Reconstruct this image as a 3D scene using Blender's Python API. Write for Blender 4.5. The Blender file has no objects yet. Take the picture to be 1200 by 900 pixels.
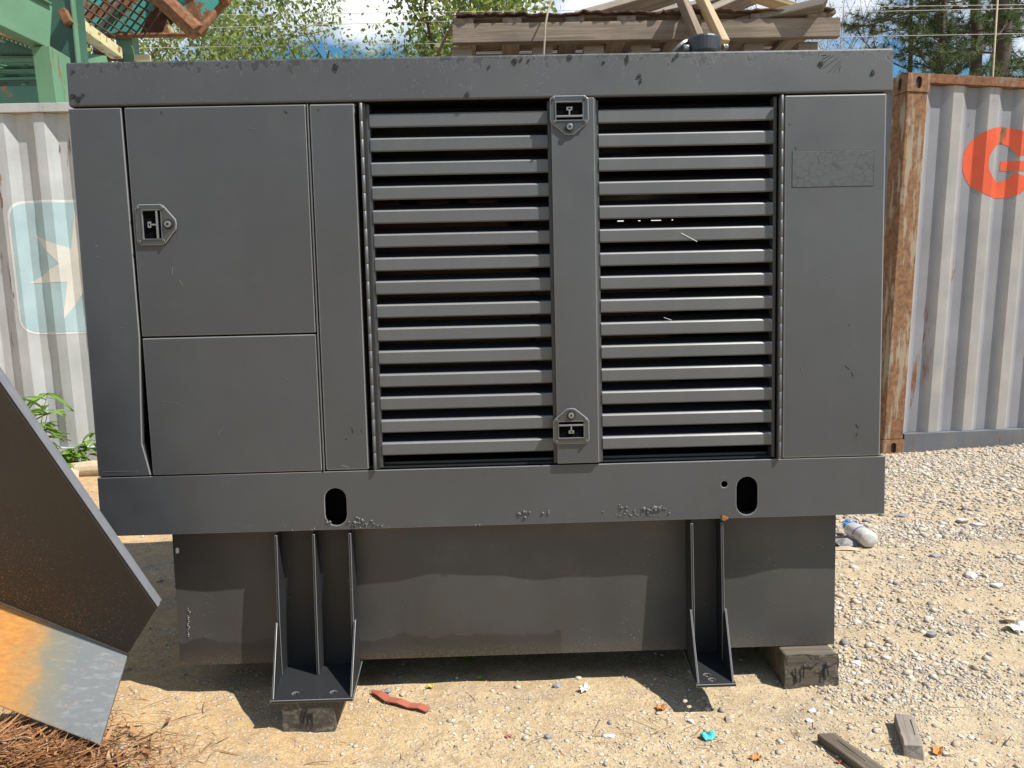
import bpy, bmesh, math, random
import numpy as np
from mathutils import Vector, Matrix

random.seed(7)
RNG = np.random.default_rng(11)
scene = bpy.context.scene
COL = scene.collection

# ------------------------------------------------------------------ camera
F_PX, CXP, CYP = 900.0, 600.0, 450.0
YAW, PITCH, ROLL = 0.01880399, 0.08880344, -0.02403662
CAM = Vector((0.0131, -2.0, 1.0))
FW = Vector((math.sin(YAW) * math.cos(PITCH), math.cos(YAW) * math.cos(PITCH), -math.sin(PITCH)))
R0 = Vector((math.cos(YAW), -math.sin(YAW), 0)); U0 = R0.cross(FW)
RT = math.cos(ROLL) * R0 + math.sin(ROLL) * U0
UP = -math.sin(ROLL) * R0 + math.cos(ROLL) * U0
cam_data = bpy.data.cameras.new('camera')
cam_data.sensor_width = 36.0
cam_data.lens = 36.0 * F_PX / 1200.0
cam_data.clip_start = 0.05
cam_data.clip_end = 3000.0
cam = bpy.data.objects.new('camera', cam_data)
COL.objects.link(cam)
cam.matrix_world = Matrix(((RT.x, UP.x, -FW.x, CAM.x), (RT.y, UP.y, -FW.y, CAM.y), (RT.z, UP.z, -FW.z, CAM.z), (0, 0, 0, 1)))
scene.camera = cam

# ------------------------------------------------------------------ sky and sun
TO_SUN = Vector((0.64, -0.34, 1.0)).normalized()
world = bpy.data.worlds.new('World'); scene.world = world; world.use_nodes = True
wn, wl = world.node_tree.nodes, world.node_tree.links
wn.clear()
w_out = wn.new('ShaderNodeOutputWorld'); w_bg = wn.new('ShaderNodeBackground')
w_sky = wn.new('ShaderNodeTexSky'); w_sky.sky_type = 'NISHITA'; w_sky.sun_disc = False
w_sky.sun_elevation = math.asin(TO_SUN.z)
w_sky.sun_rotation = math.atan2(TO_SUN.x, TO_SUN.y)
w_sky.altitude = 0; w_sky.air_density = 1.3; w_sky.dust_density = 0.1; w_sky.ozone_density = 1.2
w_tc = wn.new('ShaderNodeTexCoord')
w_map = wn.new('ShaderNodeMapping'); w_map.inputs['Scale'].default_value = (1, 1, 1.9)
w_map.inputs['Location'].default_value = (3.9, 0.1, 0.62)
w_no = wn.new('ShaderNodeTexNoise'); w_no.inputs['Scale'].default_value = 2.6
w_no.inputs['Detail'].default_value = 9; w_no.inputs['Roughness'].default_value = 0.55
w_ramp = wn.new('ShaderNodeValToRGB')
w_ramp.color_ramp.elements[0].position = 0.49; w_ramp.color_ramp.elements[1].position = 0.60
w_mix = wn.new('ShaderNodeMixRGB'); w_mix.inputs['Color2'].default_value = (14.0, 14.3, 14.8, 1)
wl.new(w_tc.outputs['Generated'], w_map.inputs['Vector']); wl.new(w_map.outputs['Vector'], w_no.inputs['Vector'])
wl.new(w_no.outputs['Fac'], w_ramp.inputs['Fac']); wl.new(w_ramp.outputs['Color'], w_mix.inputs['Fac'])
w_hs = wn.new('ShaderNodeHueSaturation'); w_hs.inputs['Saturation'].default_value = 1.5; w_hs.inputs['Value'].default_value = 1.4
wl.new(w_sky.outputs['Color'], w_hs.inputs['Color']); wl.new(w_hs.outputs['Color'], w_mix.inputs['Color1']); wl.new(w_mix.outputs['Color'], w_bg.inputs['Color'])
wl.new(w_bg.outputs['Background'], w_out.inputs['Surface'])
w_bg.inputs['Strength'].default_value = 0.052

sun_data = bpy.data.lights.new('sun', 'SUN'); sun_data.energy = 5.0
sun_data.angle = math.radians(0.5); sun_data.color = (1.0, 0.95, 0.87)
sun = bpy.data.objects.new('sun', sun_data); COL.objects.link(sun)
sun.location = (6, -2, 9)
sun.rotation_euler = (-TO_SUN).to_track_quat('-Z', 'Y').to_euler()

scene.view_settings.view_transform = 'Standard'
scene.view_settings.look = 'None'
scene.view_settings.exposure = 0.66
scene.view_settings.gamma = 1.0
scene.view_settings.use_curve_mapping = False
scene.render.engine = 'CYCLES'
scene.cycles.max_bounces = 8

GZ = -0.03          # level of the yard

def ray(px, py):
    return FW + (px - CXP) / F_PX * RT - (py - CYP) / F_PX * UP
def at(px, py, Y):
    d = ray(px, py); return CAM + d * ((Y - CAM.y) / d.y)
def atz(px, py, Z=GZ):
    d = ray(px, py); return CAM + d * ((Z - CAM.z) / d.z)
def atplane(px, py, p, n):
    d = ray(px, py); return CAM + d * ((Vector(p) - CAM).dot(n) / d.dot(n))

# ------------------------------------------------------------------ material helpers
class NT:
    def __init__(self, name):
        self.m = bpy.data.materials.new(name); self.m.use_nodes = True
        self.n = self.m.node_tree.nodes; self.l = self.m.node_tree.links
        self.b = self.n['Principled BSDF']
        self.tc = self.n.new('ShaderNodeTexCoord')
    def link(self, a, b): self.l.new(a, b)
    def coord(self, scale=(1, 1, 1), which='Object', loc=(0, 0, 0)):
        mp = self.n.new('ShaderNodeMapping'); mp.inputs['Scale'].default_value = scale; mp.inputs['Location'].default_value = loc
        self.link(self.tc.outputs[which], mp.inputs['Vector']); return mp.outputs['Vector']
    def noise(self, vec, scale, detail=4, rough=0.55, dist=0.0):
        t = self.n.new('ShaderNodeTexNoise'); t.inputs['Scale'].default_value = scale
        t.inputs['Detail'].default_value = detail; t.inputs['Roughness'].default_value = rough
        t.inputs['Distortion'].default_value = dist
        if vec is not None: self.link(vec, t.inputs['Vector'])
        return t.outputs['Fac']
    def voro(self, vec, scale, feature='F1', out='Distance', rnd=1.0):
        t = self.n.new('ShaderNodeTexVoronoi'); t.feature = feature; t.inputs['Scale'].default_value = scale
        t.inputs['Randomness'].default_value = rnd
        if vec is not None: self.link(vec, t.inputs['Vector'])
        return t.outputs[out]
    def ramp(self, fac, stops):
        r = self.n.new('ShaderNodeValToRGB'); cr = r.color_ramp
        while len(cr.elements) < len(stops): cr.elements.new(0.5)
        for e, (p, c) in zip(cr.elements, stops):
            e.position = p; e.color = (c, c, c, 1) if isinstance(c, (int, float)) else (*c, 1)
        self.link(fac, r.inputs['Fac']); return r.outputs['Color']
    def math(self, op, a, b=None, clamp=False):
        m = self.n.new('ShaderNodeMath'); m.operation = op; m.use_clamp = clamp
        for i, v in enumerate((a, b)):
            if v is None: continue
            if isinstance(v, (int, float)): m.inputs[i].default_value = v
            else: self.link(v, m.inputs[i])
        return m.outputs[0]
    def mrange(self, v, a, b, c, d):
        m = self.n.new('ShaderNodeMapRange'); m.clamp = True
        for i, q in zip((1, 2, 3, 4), (a, b, c, d)): m.inputs[i].default_value = q
        self.link(v, m.inputs[0]); return m.outputs[0]
    def mix(self, fac, a, b):
        m = self.n.new('ShaderNodeMixRGB')
        for i, v in zip((0, 1, 2), (fac, a, b)):
            if isinstance(v, (int, float)): m.inputs[i].default_value = v if i == 0 else (v, v, v, 1)
            elif isinstance(v, tuple): m.inputs[i].default_value = (*v, 1)
            else: self.link(v, m.inputs[i])
        return m.outputs[0]
    def xyz(self, which='Object'):
        s = self.n.new('ShaderNodeSeparateXYZ'); self.link(self.tc.outputs[which], s.inputs[0]); return s.outputs
    def island(self):
        g = self.n.new('ShaderNodeNewGeometry'); return g.outputs['Random Per Island']
    def objrand(self):
        g = self.n.new('ShaderNodeObjectInfo'); return g.outputs['Random']
    def color(self, c):
        if isinstance(c, tuple): self.b.inputs['Base Color'].default_value = (*c, 1)
        else: self.link(c, self.b.inputs['Base Color'])
    def rough(self, r):
        if isinstance(r, (int, float)): self.b.inputs['Roughness'].default_value = r
        else: self.link(r, self.b.inputs['Roughness'])
    def bump(self, h, strength=0.3, dist=0.01, prev=None):
        b = self.n.new('ShaderNodeBump'); b.inputs['Strength'].default_value = strength; b.inputs['Distance'].default_value = dist
        self.link(h, b.inputs['Height'])
        if prev is not None: self.link(prev, b.inputs['Normal'])
        self.link(b.outputs['Normal'], self.b.inputs['Normal']); return b.outputs['Normal']
    def spec(self, v): self.b.inputs['Specular IOR Level'].default_value = v
    def metal(self, v): self.b.inputs['Metallic'].default_value = v

def paint(name, base=(0.029, 0.0325, 0.038), rough=0.55, spec=1.0, chips='none', dust=0.0, stain=None):
    t = NT(name); c = t.coord()
    big = t.noise(c, 2.2, 5, 0.6)
    col = t.mix(t.ramp(big, [(0.3, 0.0), (0.72, 1.0)]), tuple(v * 0.80 for v in base), tuple(v * 1.20 for v in base))
    col = t.mix(t.ramp(t.noise(t.coord(loc=(4, 2, 7)), 13.0, 6, 0.7), [(0.56, 0.0), (0.78, 0.35)]), col, tuple(v * 1.75 for v in base))
    streak = t.noise(t.coord((14, 14, 1.2)), 3.0, 4, 0.6)
    col = t.mix(t.ramp(streak, [(0.52, 0.0), (0.8, 0.25)]), col, tuple(v * 1.4 for v in base))
    hv = t.n.new('ShaderNodeHueSaturation'); t.link(col, hv.inputs['Color']); t.link(t.mrange(t.objrand(), 0, 1, 0.92, 1.08), hv.inputs['Value']); col = hv.outputs['Color']
    # faint pale scuffs and dust specks
    sp = t.voro(c, 46.0 + 40 * min(dust, 1))
    lim = t.noise(c, 9.0, 2)
    specks = t.math('LESS_THAN', sp, t.mrange(lim, 0.30, 0.75, 0.0, 0.05 + 0.05 * dust))
    col = t.mix(t.math('MULTIPLY', specks, 0.35 + 0.5 * min(dust, 1)), col, (0.34, 0.32, 0.29))
    scr = t.noise(t.coord((3, 3, 60)), 5.0, 3, 0.7)
    col = t.mix(t.ramp(scr, [(0.74, 0.0), (0.78, 0.12)]), col, (0.16, 0.16, 0.165))
    h = t.noise(c, 2.6, 2, 0.4)
    peel = t.noise(c, 420.0, 2, 0.5)
    n1 = t.bump(h, 0.22, 0.03)
    n1 = t.bump(peel, 0.07, 0.0016, n1)
    r = t.mrange(t.noise(c, 5.5, 5, 0.65), 0.3, 0.72, rough - 0.07, rough + 0.12)
    if chips != 'none':
        X, Y, Z = t.xyz()
        nz = t.noise(t.coord((1, 1, 0.8)), 55.0, 6, 0.68)
        patch = t.noise(c, 5.0, 3)
        if chips == 'cap':
            near = t.mrange(Z, 1.605, 1.655, 0.0, 1.0)
            k = t.math('ADD', t.math('MULTIPLY', near, 0.18), t.math('MULTIPLY', patch, 0.34))
            thr = 0.832
        else:
            near = t.mrange(Z, 0.452, 0.49, 1.0, 0.0)
            k = t.math('ADD', t.math('MULTIPLY', near, 0.06), t.math('MULTIPLY', patch, 0.26))
            thr = 0.83
        m = t.math('GREATER_THAN', t.math('ADD', nz, k), thr)
        col = t.mix(m, col, (0.012, 0.012, 0.013))
        edge = t.math('MULTIPLY', t.math('GREATER_THAN', t.math('ADD', nz, k), thr - 0.012), t.math('SUBTRACT', 1.0, m))
        col = t.mix(t.math('MULTIPLY', edge, 0.5), col, (0.22, 0.22, 0.22))
        n1 = t.bump(m, -0.7, 0.002, n1)
    if stain:
        X, Y, Z = t.xyz()
        wob = t.math('MULTIPLY', t.noise(t.coord((1, 0, 0)), 4.5, 5, 0.6), 0.16)
        lim = t.math('ADD', wob, stain)
        m = t.math('LESS_THAN', Z, lim)
        edgef = t.mrange(t.math('SUBTRACT', lim, Z), 0.0, 0.004, 0.0, 1.0)
        w1_ = t.math('MULTIPLY', t.math('GREATER_THAN', X, -0.90), t.math('LESS_THAN', X, -0.56))
        w2_ = t.math('MULTIPLY', t.math('GREATER_THAN', X, -0.40), t.math('LESS_THAN', X, 0.172))
        gate = t.math('ADD', w1_, w2_)
        col = t.mix(t.math('MULTIPLY', t.math('MULTIPLY', m, edgef), t.math('MULTIPLY', gate, 0.75)), col, (0.012, 0.0105, 0.0095))
        mud = t.math('MULTIPLY', t.mrange(Z, 0.062, 0.105, 1.0, 0.0), t.ramp(t.noise(c, 240, 5, 0.75), [(0.48, 0.0), (0.62, 1.0)]))
        col = t.mix(t.math('MULTIPLY', mud, 0.42), col, (0.24, 0.17, 0.09))
        r = t.mrange(t.noise(c, 7, 4), 0.3, 0.7, 0.5, 0.68)
    pit = t.math('LESS_THAN', t.voro(t.coord(loc=(9, 1, 3)), 15.0), t.mrange(t.noise(t.coord(loc=(2, 8, 5)), 4.0, 2), 0.5, 0.8, 0.0, 0.07))
    col = t.mix(pit, col, (0.012, 0.012, 0.013))
    n1 = t.bump(pit, -0.6, 0.002, n1)
    t.color(col); t.rough(r); t.spec(spec)
    return t.m

def rusty(name, base, rustamt=0.5, rough=0.7, streak=True, rustcol=((0.09, 0.035, 0.016), (0.26, 0.115, 0.045)), scale=6.0, dirt=0.0):
    t = NT(name); c = t.coord()
    cs = t.coord((1, 1, 0.16)) if streak else c
    n = t.noise(cs, scale, 8, 0.66)
    m = t.ramp(n, [(0.62 - rustamt * 0.34, 0.0), (0.66 - rustamt * 0.30, 1.0)])
    rc = t.mix(t.ramp(t.noise(c, 26, 6, 0.7), [(0.35, 0.0), (0.7, 1.0)]), rustcol[0], rustcol[1])
    pc = t.mix(t.ramp(t.noise(c, 3.0, 5), [(0.3, 0.0), (0.75, 1.0)]), tuple(v * 0.82 for v in base), tuple(min(v * 1.12, 0.9) for v in base))
    if dirt:
        d = t.ramp(t.noise(t.coord((7, 7, 0.5)), 2.4, 6, 0.65), [(0.45, 0.0), (0.75, dirt)])
        pc = t.mix(d, pc, (0.22, 0.17, 0.11))
    t.color(t.mix(m, pc, rc)); t.rough(t.mix(m, rough * 0.75, 0.85))
    n1 = t.bump(t.noise(c, 60, 5, 0.7), 0.25, 0.004)
    t.bump(m, 0.4, 0.002, n1)
    return t.m

def wood(name, dark, light, grain=1.0, along='X'):
    t = NT(name)
    sc = {'X': (1.2, 26, 26), 'Y': (26, 1.2, 26), 'Z': (26, 26, 1.2)}[along]
    c = t.coord(tuple(v * grain for v in sc))
    g = t.noise(c, 2.2, 7, 0.66, 0.6)
    big = t.noise(t.coord(), 4.0, 3)
    col = t.mix(t.ramp(g, [(0.28, 0.0), (0.72, 1.0)]), dark, light)
    col = t.mix(t.ramp(big, [(0.45, 0.0), (0.8, 0.45)]), col, tuple(v * 0.55 for v in dark))
    hs = t.n.new('ShaderNodeHueSaturation'); t.link(col, hs.inputs['Color'])
    t.link(t.mrange(t.objrand(), 0, 1, 0.72, 1.2), hs.inputs['Value']); t.link(t.mrange(t.objrand(), 0, 1, 0.8, 1.15), hs.inputs['Saturation'])
    t.color(hs.outputs['Color']); t.rough(0.85); t.spec(0.2)
    t.bump(g, 0.5, 0.004)
    return t.m

def plain(name, col, rough=0.6, metal=0.0, var=0.25, scale=20, bump=0.1):
    t = NT(name); c = t.coord()
    n = t.noise(c, scale, 5, 0.6)
    t.color(t.mix(n, tuple(v * (1 - var) for v in col), tuple(min(v * (1 + var), 0.95) for v in col)))
    t.rough(rough); t.metal(metal)
    if bump: t.bump(n, bump, 0.003)
    return t.m

def leafmat(name, a, b, c3, trans=0.35):
    t = NT(name)
    r = t.island()
    t.color(t.ramp(r, [(0.0, a), (0.55, b), (1.0, c3)])); t.rough(0.5); t.spec(0.25)
    tr = t.n.new('ShaderNodeBsdfTranslucent'); mx = t.n.new('ShaderNodeMixShader'); mx.inputs[0].default_value = trans
    rr = t.ramp(r, [(0.0, tuple(v * 1.5 for v in a)), (1.0, tuple(v * 1.7 for v in c3))]); t.link(rr, tr.inputs['Color'])
    out = t.n['Material Output']
    t.link(t.b.outputs[0], mx.inputs[1]); t.link(tr.outputs[0], mx.inputs[2]); t.link(mx.outputs[0], out.inputs['Surface'])
    return t.m

M = {}
M['paint'] = paint('charcoal_paint')
M['paint_cap'] = paint('charcoal_paint_chipped', chips='cap')
M['paint_rail'] = paint('charcoal_paint_rail', chips='rail', dust=0.3)
M['paint_tank'] = paint('charcoal_paint_dusty', base=(0.031, 0.031, 0.031), rough=0.58, spec=0.75, dust=1.0, stain=0.048)
M['paint_leg'] = paint('charcoal_paint_leg', base=(0.017, 0.018, 0.020), rough=0.5, spec=0.4, dust=0.7)  # base colour darkened to carry the shade inside the brackets
M['slat'] = paint('charcoal_slat', base=(0.060, 0.064, 0.069), rough=0.48)
M['black'] = plain('black_inside', (0.012, 0.012, 0.014), 0.7)
M['blade_shade'] = plain('louver_blade_shade', (0.014, 0.015, 0.02), 0.45)  # blades blackened: the shade between the slats is put into the colour
M['shade_black'] = plain('shade_black_matte', (0.004, 0.004, 0.005), 0.9, 0, 0.1, 20, 0)  # near-black that paints the shade of gaps and hollows
M['shade_black'].node_tree.nodes['Principled BSDF'].inputs['Specular IOR Level'].default_value = 0.02
M['edge'] = paint('wear_and_highlight_paint', base=(0.15, 0.152, 0.155), rough=0.45)  # paler paint for wear and for edge highlights put into the colour
M['steel'] = plain('worn_latch_steel', (0.25, 0.25, 0.25), 0.38, 0.7)
M['latch'] = paint('latch_enamel', base=(0.026, 0.027, 0.030), rough=0.35)
M['engine'] = plain('engine_red_oxide', (0.030, 0.012, 0.010), 0.6)
M['copper'] = plain('bare_rusty_bolt', (0.32, 0.13, 0.05), 0.5, 0.5)
M['bucket'] = rusty('bucket_dark_brown', (0.033, 0.031, 0.030), 0.07, 0.6, False, ((0.08, 0.04, 0.02), (0.17, 0.085, 0.04)), 190.0)
M['bucket_edge'] = plain('bucket_pale_edge', (0.17, 0.18, 0.20), 0.45, 0.3)  # paler grey than the bucket wall
M['blk_cont'] = None

def ground_material():
    t = NT('sandy_gravel_ground'); c = t.coord()
    X, Y, Z = t.xyz()
    n1 = t.noise(c, 1.3, 6, 0.6); n2 = t.noise(c, 22, 6, 0.7); n3 = t.noise(c, 190, 4, 0.75)
    sand = t.mix(t.ramp(n1, [(0.32, 0.0), (0.7, 1.0)]), (0.46, 0.32, 0.165), (0.52, 0.42, 0.255))
    sand = t.mix(t.math('MULTIPLY', t.mrange(X, -1.1, 0.5, 1.0, 0.0), 0.6), sand, (0.50, 0.305, 0.125))
    pale = t.mrange(t.math('ADD', X, t.math('MULTIPLY', n1, 1.2)), 0.2, 2.2, 0.0, 1.0)
    sand = t.mix(t.math('MULTIPLY', pale, 0.75), sand, (0.49, 0.41, 0.28))
    grey = t.ramp(t.noise(t.coord((1, 2.2, 1), loc=(1.7, 3.3, 0)), 2.3, 6, 0.65), [(0.54, 0.0), (0.66, 0.6)])
    sand = t.mix(grey, sand, (0.27, 0.245, 0.21))
    sand = t.mix(t.ramp(n2, [(0.35, 0.55), (0.6, 0.0)]), sand, (0.25, 0.17, 0.10))
    sand = t.mix(t.ramp(n3, [(0.36, 0.6), (0.52, 0.0)]), sand, (0.19, 0.13, 0.08))
    grains = t.voro(c, 150.0, out='Color')
    sand = t.mix(t.ramp(t.voro(c, 150.0), [(0.18, 0.45), (0.5, 0.0)]), sand, t.ramp(grains, [(0.2, (0.22, 0.18, 0.14)), (0.5, (0.55, 0.48, 0.37)), (0.8, (0.70, 0.66, 0.58))]))
    pe = t.voro(c, 46.0)
    pm = t.ramp(pe, [(0.22, 1.0), (0.34, 0.0)])
    gate = t.ramp(t.noise(c, 3.0, 4), [(0.46, 0.0), (0.62, 1.0)])
    pm2 = t.math('MULTIPLY', pm, gate)
    sand = t.mix(t.math('MULTIPLY', pm2, 0.7), sand, t.ramp(t.voro(c, 46.0, out='Color'), [(0.2, (0.30, 0.27, 0.24)), (0.5, (0.55, 0.49, 0.40)), (0.8, (0.66, 0.63, 0.57))]))
    t.color(sand); t.rough(0.95); t.spec(0.15)
    b = t.bump(n2, 0.5, 0.012)
    b = t.bump(n3, 0.8, 0.004, b)
    t.bump(pm2, 0.8, 0.006, b)
    return t.m
M['ground'] = ground_material()

def stone_material():
    t = NT('gravel_stone')
    r = t.island()
    col = t.ramp(r, [(0.0, (0.52, 0.50, 0.46)), (0.25, (0.42, 0.37, 0.30)), (0.5, (0.49, 0.42, 0.32)), (0.7, (0.21, 0.20, 0.20)), (0.85, (0.43, 0.34, 0.24)), (1.0, (0.60, 0.57, 0.52))])
    t.color(t.mix(t.ramp(t.noise(t.coord(), 90, 4), [(0.4, 0.0), (0.7, 0.35)]), col, (0.24, 0.20, 0.16))); t.rough(0.85); t.spec(0.25)
    t.bump(t.noise(t.coord(), 220, 3), 0.3, 0.002)
    return t.m
M['stone'] = stone_material()
M['palestone'] = plain('pale_limestone', (0.52, 0.50, 0.47), 0.85, 0, 0.3, 60, 0.4)
M['greystone'] = plain('grey_slate_stone', (0.20, 0.20, 0.215), 0.8, 0, 0.3, 60, 0.4)
M['tanstone'] = plain('tan_stone', (0.42, 0.33, 0.23), 0.9, 0, 0.3, 40, 0.4)
M['cont_grey'] = rusty('container_blue_grey', (0.205, 0.212, 0.242), 0.0, 0.6, True, scale=7.0, dirt=0.18)
def ribs(m):
    nt = m.node_tree; b = nt.nodes['Principled BSDF']; src = b.inputs['Base Color'].links[0].from_socket
    tc = nt.nodes.new('ShaderNodeTexCoord'); sx = nt.nodes.new('ShaderNodeSeparateXYZ'); nt.links.new(tc.outputs['Object'], sx.inputs[0])
    mr = nt.nodes.new('ShaderNodeMapRange'); mr.inputs[1].default_value = .024; mr.inputs[2].default_value = .05; mr.inputs[3].default_value = .7; mr.inputs[4].default_value = 0.0
    nt.links.new(sx.outputs[1], mr.inputs[0]); no = nt.nodes.new('ShaderNodeTexNoise'); no.inputs['Scale'].default_value = 5.0; no.inputs['Detail'].default_value = 6.0
    nt.links.new(tc.outputs['Object'], no.inputs['Vector'])
    mu = nt.nodes.new('ShaderNodeMath'); mu.operation = 'MULTIPLY'; nt.links.new(mr.outputs[0], mu.inputs[0]); nt.links.new(no.outputs[0], mu.inputs[1])
    mx = nt.nodes.new('ShaderNodeMixRGB'); mx.inputs[2].default_value = (0.50, 0.47, 0.40, 1); nt.links.new(mu.outputs[0], mx.inputs[0]); nt.links.new(src, mx.inputs[1]); nt.links.new(mx.outputs[0], b.inputs['Base Color'])
ribs(M['cont_grey'])
M['cont_white'] = rusty('container_white_grey', (0.43, 0.45, 0.455), 0.02, 0.6, True, scale=8.0, dirt=0.25)
M['cont_post'] = rusty('container_rusty_post', (0.30, 0.24, 0.17), 0.60, 0.75, True, ((0.11, 0.052, 0.026), (0.29, 0.15, 0.07)), 14.0)
M['cont_rail_rust'] = rusty('container_rust_rail', (0.22, 0.15, 0.10), 0.75, 0.8, False)
M['cont_low'] = rusty('container_dark_sill', (0.105, 0.115, 0.135), 0.06, 0.65, True, scale=6.0, dirt=0.3)
M['orange_print'] = rusty('orange_red_print', (0.62, 0.085, 0.030), 0.0, 0.6, True)
M['blue_print'] = rusty('light_blue_print', (0.36, 0.49, 0.52), 0.01, 0.6, True)
M['cream_print'] = rusty('cream_print', (0.60, 0.585, 0.53), 0.0, 0.6, True)
M['white_print'] = plain('white_print', (0.58, 0.59, 0.58), 0.6)
M['green'] = rusty('green_machine_paint', (0.105, 0.215, 0.125), -0.1, 0.55, True, scale=5.0)
M['green_dark'] = rusty('dark_and_shaded_green', (0.035, 0.10, 0.065), 0.10, 0.6, False, scale=5.0)  # darker green, also used to paint the shaded sides of the frame
M['cream_beam'] = rusty('cream_yellow_beam', (0.56, 0.50, 0.28), 0.22, 0.6, False, scale=9.0)
M['teal'] = rusty('teal_hopper_paint', (0.05, 0.30, 0.25), 0.36, 0.6, False, scale=4.5)
M['rust'] = rusty('bare_rust', (0.20, 0.095, 0.045), 0.7, 0.85, False)
M['rust_dark'] = rusty('dark_rust_bar', (0.07, 0.03, 0.018), 0.8, 0.85, False, ((0.04, 0.015, 0.01), (0.10, 0.04, 0.02)))
M['pallet'] = wood('pallet_wood', (0.125, 0.10, 0.08), (0.31, 0.255, 0.205))
M['pallet_grey'] = wood('weathered_grey_board', (0.13, 0.11, 0.095), (0.33, 0.29, 0.245))
M['fresh'] = wood('freshly_split_board', (0.34, 0.26, 0.16), (0.58, 0.49, 0.35))
M['timber'] = wood('weathered_timber', (0.045, 0.037, 0.029), (0.16, 0.135, 0.105))
M['endgrain'] = rusty('timber_end_grain', (0.055, 0.046, 0.037), 0.42, 0.9, False, ((0.022, 0.018, 0.015), (0.19, 0.165, 0.13)), 90.0)
M['bark'] = plain('tree_bark', (0.10, 0.075, 0.055), 0.9, 0, 0.45, 14, 0.6)
M['bark_dark'] = plain('pine_bark', (0.060, 0.043, 0.033), 0.9, 0, 0.5, 14, 0.6)
M['leaf'] = leafmat('broad_leaf', (0.07, 0.12, 0.03), (0.14, 0.19, 0.045), (0.24, 0.28, 0.08), 0.5)
M['leaf_dark'] = leafmat('dark_leaf', (0.04, 0.075, 0.03), (0.075, 0.11, 0.04), (0.12, 0.15, 0.06), 0.45)
M['needle'] = leafmat('pine_needle', (0.03, 0.055, 0.025), (0.06, 0.095, 0.035), (0.11, 0.14, 0.05), 0.35)
M['weed'] = leafmat('weed_leaf', (0.10, 0.20, 0.03), (0.16, 0.28, 0.05), (0.22, 0.34, 0.08), 0.4)
M['twig'] = plain('pale_bare_twig', (0.26, 0.21, 0.16), 0.9)
M['straw'] = None
M['dark_metal'] = plain('dark_exhaust_metal', (0.045, 0.05, 0.055), 0.4, 0.3)
M['mid_metal'] = plain('grey_flap_metal', (0.20, 0.21, 0.22), 0.45, 0.4)
M['wire'] = plain('pale_power_cable', (0.42, 0.41, 0.39), 0.6)
M['cord'] = plain('dun_cord', (0.30, 0.26, 0.20), 0.8)
M['pole'] = wood('pole_wood', (0.16, 0.12, 0.08), (0.36, 0.29, 0.20), 1.0, 'Z')
M['bark_sheet'] = plain('ragged_brown_bark', (0.085, 0.045, 0.03), 0.9, 0, 0.5, 30, 0.6)
M['red'] = plain('faded_red_rubber', (0.33, 0.10, 0.065), 0.6)
M['turq'] = plain('turquoise_scrap', (0.06, 0.42, 0.45), 0.5)
M['bluefilm'] = plain('blue_film', (0.16, 0.26, 0.50), 0.4)
M['whitefilm'] = plain('white_film', (0.68, 0.68, 0.66), 0.5)
M['cap_blue'] = plain('blue_cap', (0.04, 0.26, 0.62), 0.4)
M['label_blue'] = plain('violet_label_print', (0.12, 0.10, 0.45), 0.5)
M['deadleaf'] = plain('orange_dead_leaf', (0.42, 0.18, 0.05), 0.8)
M['yellow'] = plain('yellow_bit', (0.55, 0.42, 0.07), 0.7)

def bottle_mat():
    t = NT('milky_bottle_plastic')
    n = t.noise(t.coord(), 30, 4)
    t.color(t.mix(t.ramp(n, [(0.5, 0.0), (0.7, 0.6)]), (0.62, 0.63, 0.62), (0.45, 0.33, 0.20))); t.rough(0.3)
    t.b.inputs['Transmission Weight'].default_value = 0.25
    return t.m
M['bottle'] = bottle_mat()

def wall_mat():
    t = NT('bucket_wall_dark'); c = t.coord(); X, Y, Z = t.xyz()
    big = t.noise(c, 6, 5, 0.6)
    col = t.mix(big, (0.021, 0.020, 0.020), (0.037, 0.035, 0.034))
    g = t.math('ADD', t.math('MULTIPLY', X, -0.55), t.math('MULTIPLY', Z, -0.75))
    dn = t.mrange(t.math('ADD', g, t.math('MULTIPLY', big, 0.35)), -0.25, 0.18, 0.0, 1.0)
    gr = t.noise(c, 230, 4, 0.75)
    m = t.math('GREATER_THAN', t.math('ADD', gr, t.math('MULTIPLY', dn, 0.13)), 0.675)
    col = t.mix(m, col, t.mix(t.noise(c, 60, 3), (0.16, 0.07, 0.02), (0.30, 0.16, 0.06)))
    t.color(col); t.rough(0.55); t.bump(gr, 0.25, 0.003); return t.m
M['bucket'] = wall_mat()
def plate_mat():
    t = NT('bucket_floor_rust_to_grey'); X, Y, Z = t.xyz(); c = t.coord()
    n = t.noise(c, 14, 7, 0.7); f = t.noise(t.coord((2.5, 16, 16)), 6, 6, 0.7)
    e = t.math('ADD', X, t.math('MULTIPLY', n, 0.16))
    rust = t.mix(t.ramp(t.noise(t.coord((3, 12, 12)), 12, 7, 0.7), [(0.3, 0.0), (0.7, 1.0)]), (0.30, 0.115, 0.022), (0.46, 0.215, 0.038))
    grey = t.mix(t.ramp(f, [(0.52, 0.0), (0.66, 0.55)]), (0.125, 0.135, 0.14), (0.24, 0.25, 0.265))
    mid = t.mix(t.mrange(e, -1.11, -1.00, 0.0, 1.0), rust, (0.17, 0.155, 0.085))
    col = t.mix(t.mrange(e, -1.06, -0.95, 0.0, 1.0), mid, grey)
    sp = t.ramp(t.noise(c, 90, 4, 0.7), [(0.62, 0.0), (0.68, 0.6)])
    t.color(t.mix(sp, col, (0.36, 0.20, 0.12))); t.rough(0.6); t.metal(0.0)
    t.bump(n, 0.2, 0.004)
    return t.m
M['plate'] = plate_mat()

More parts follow.
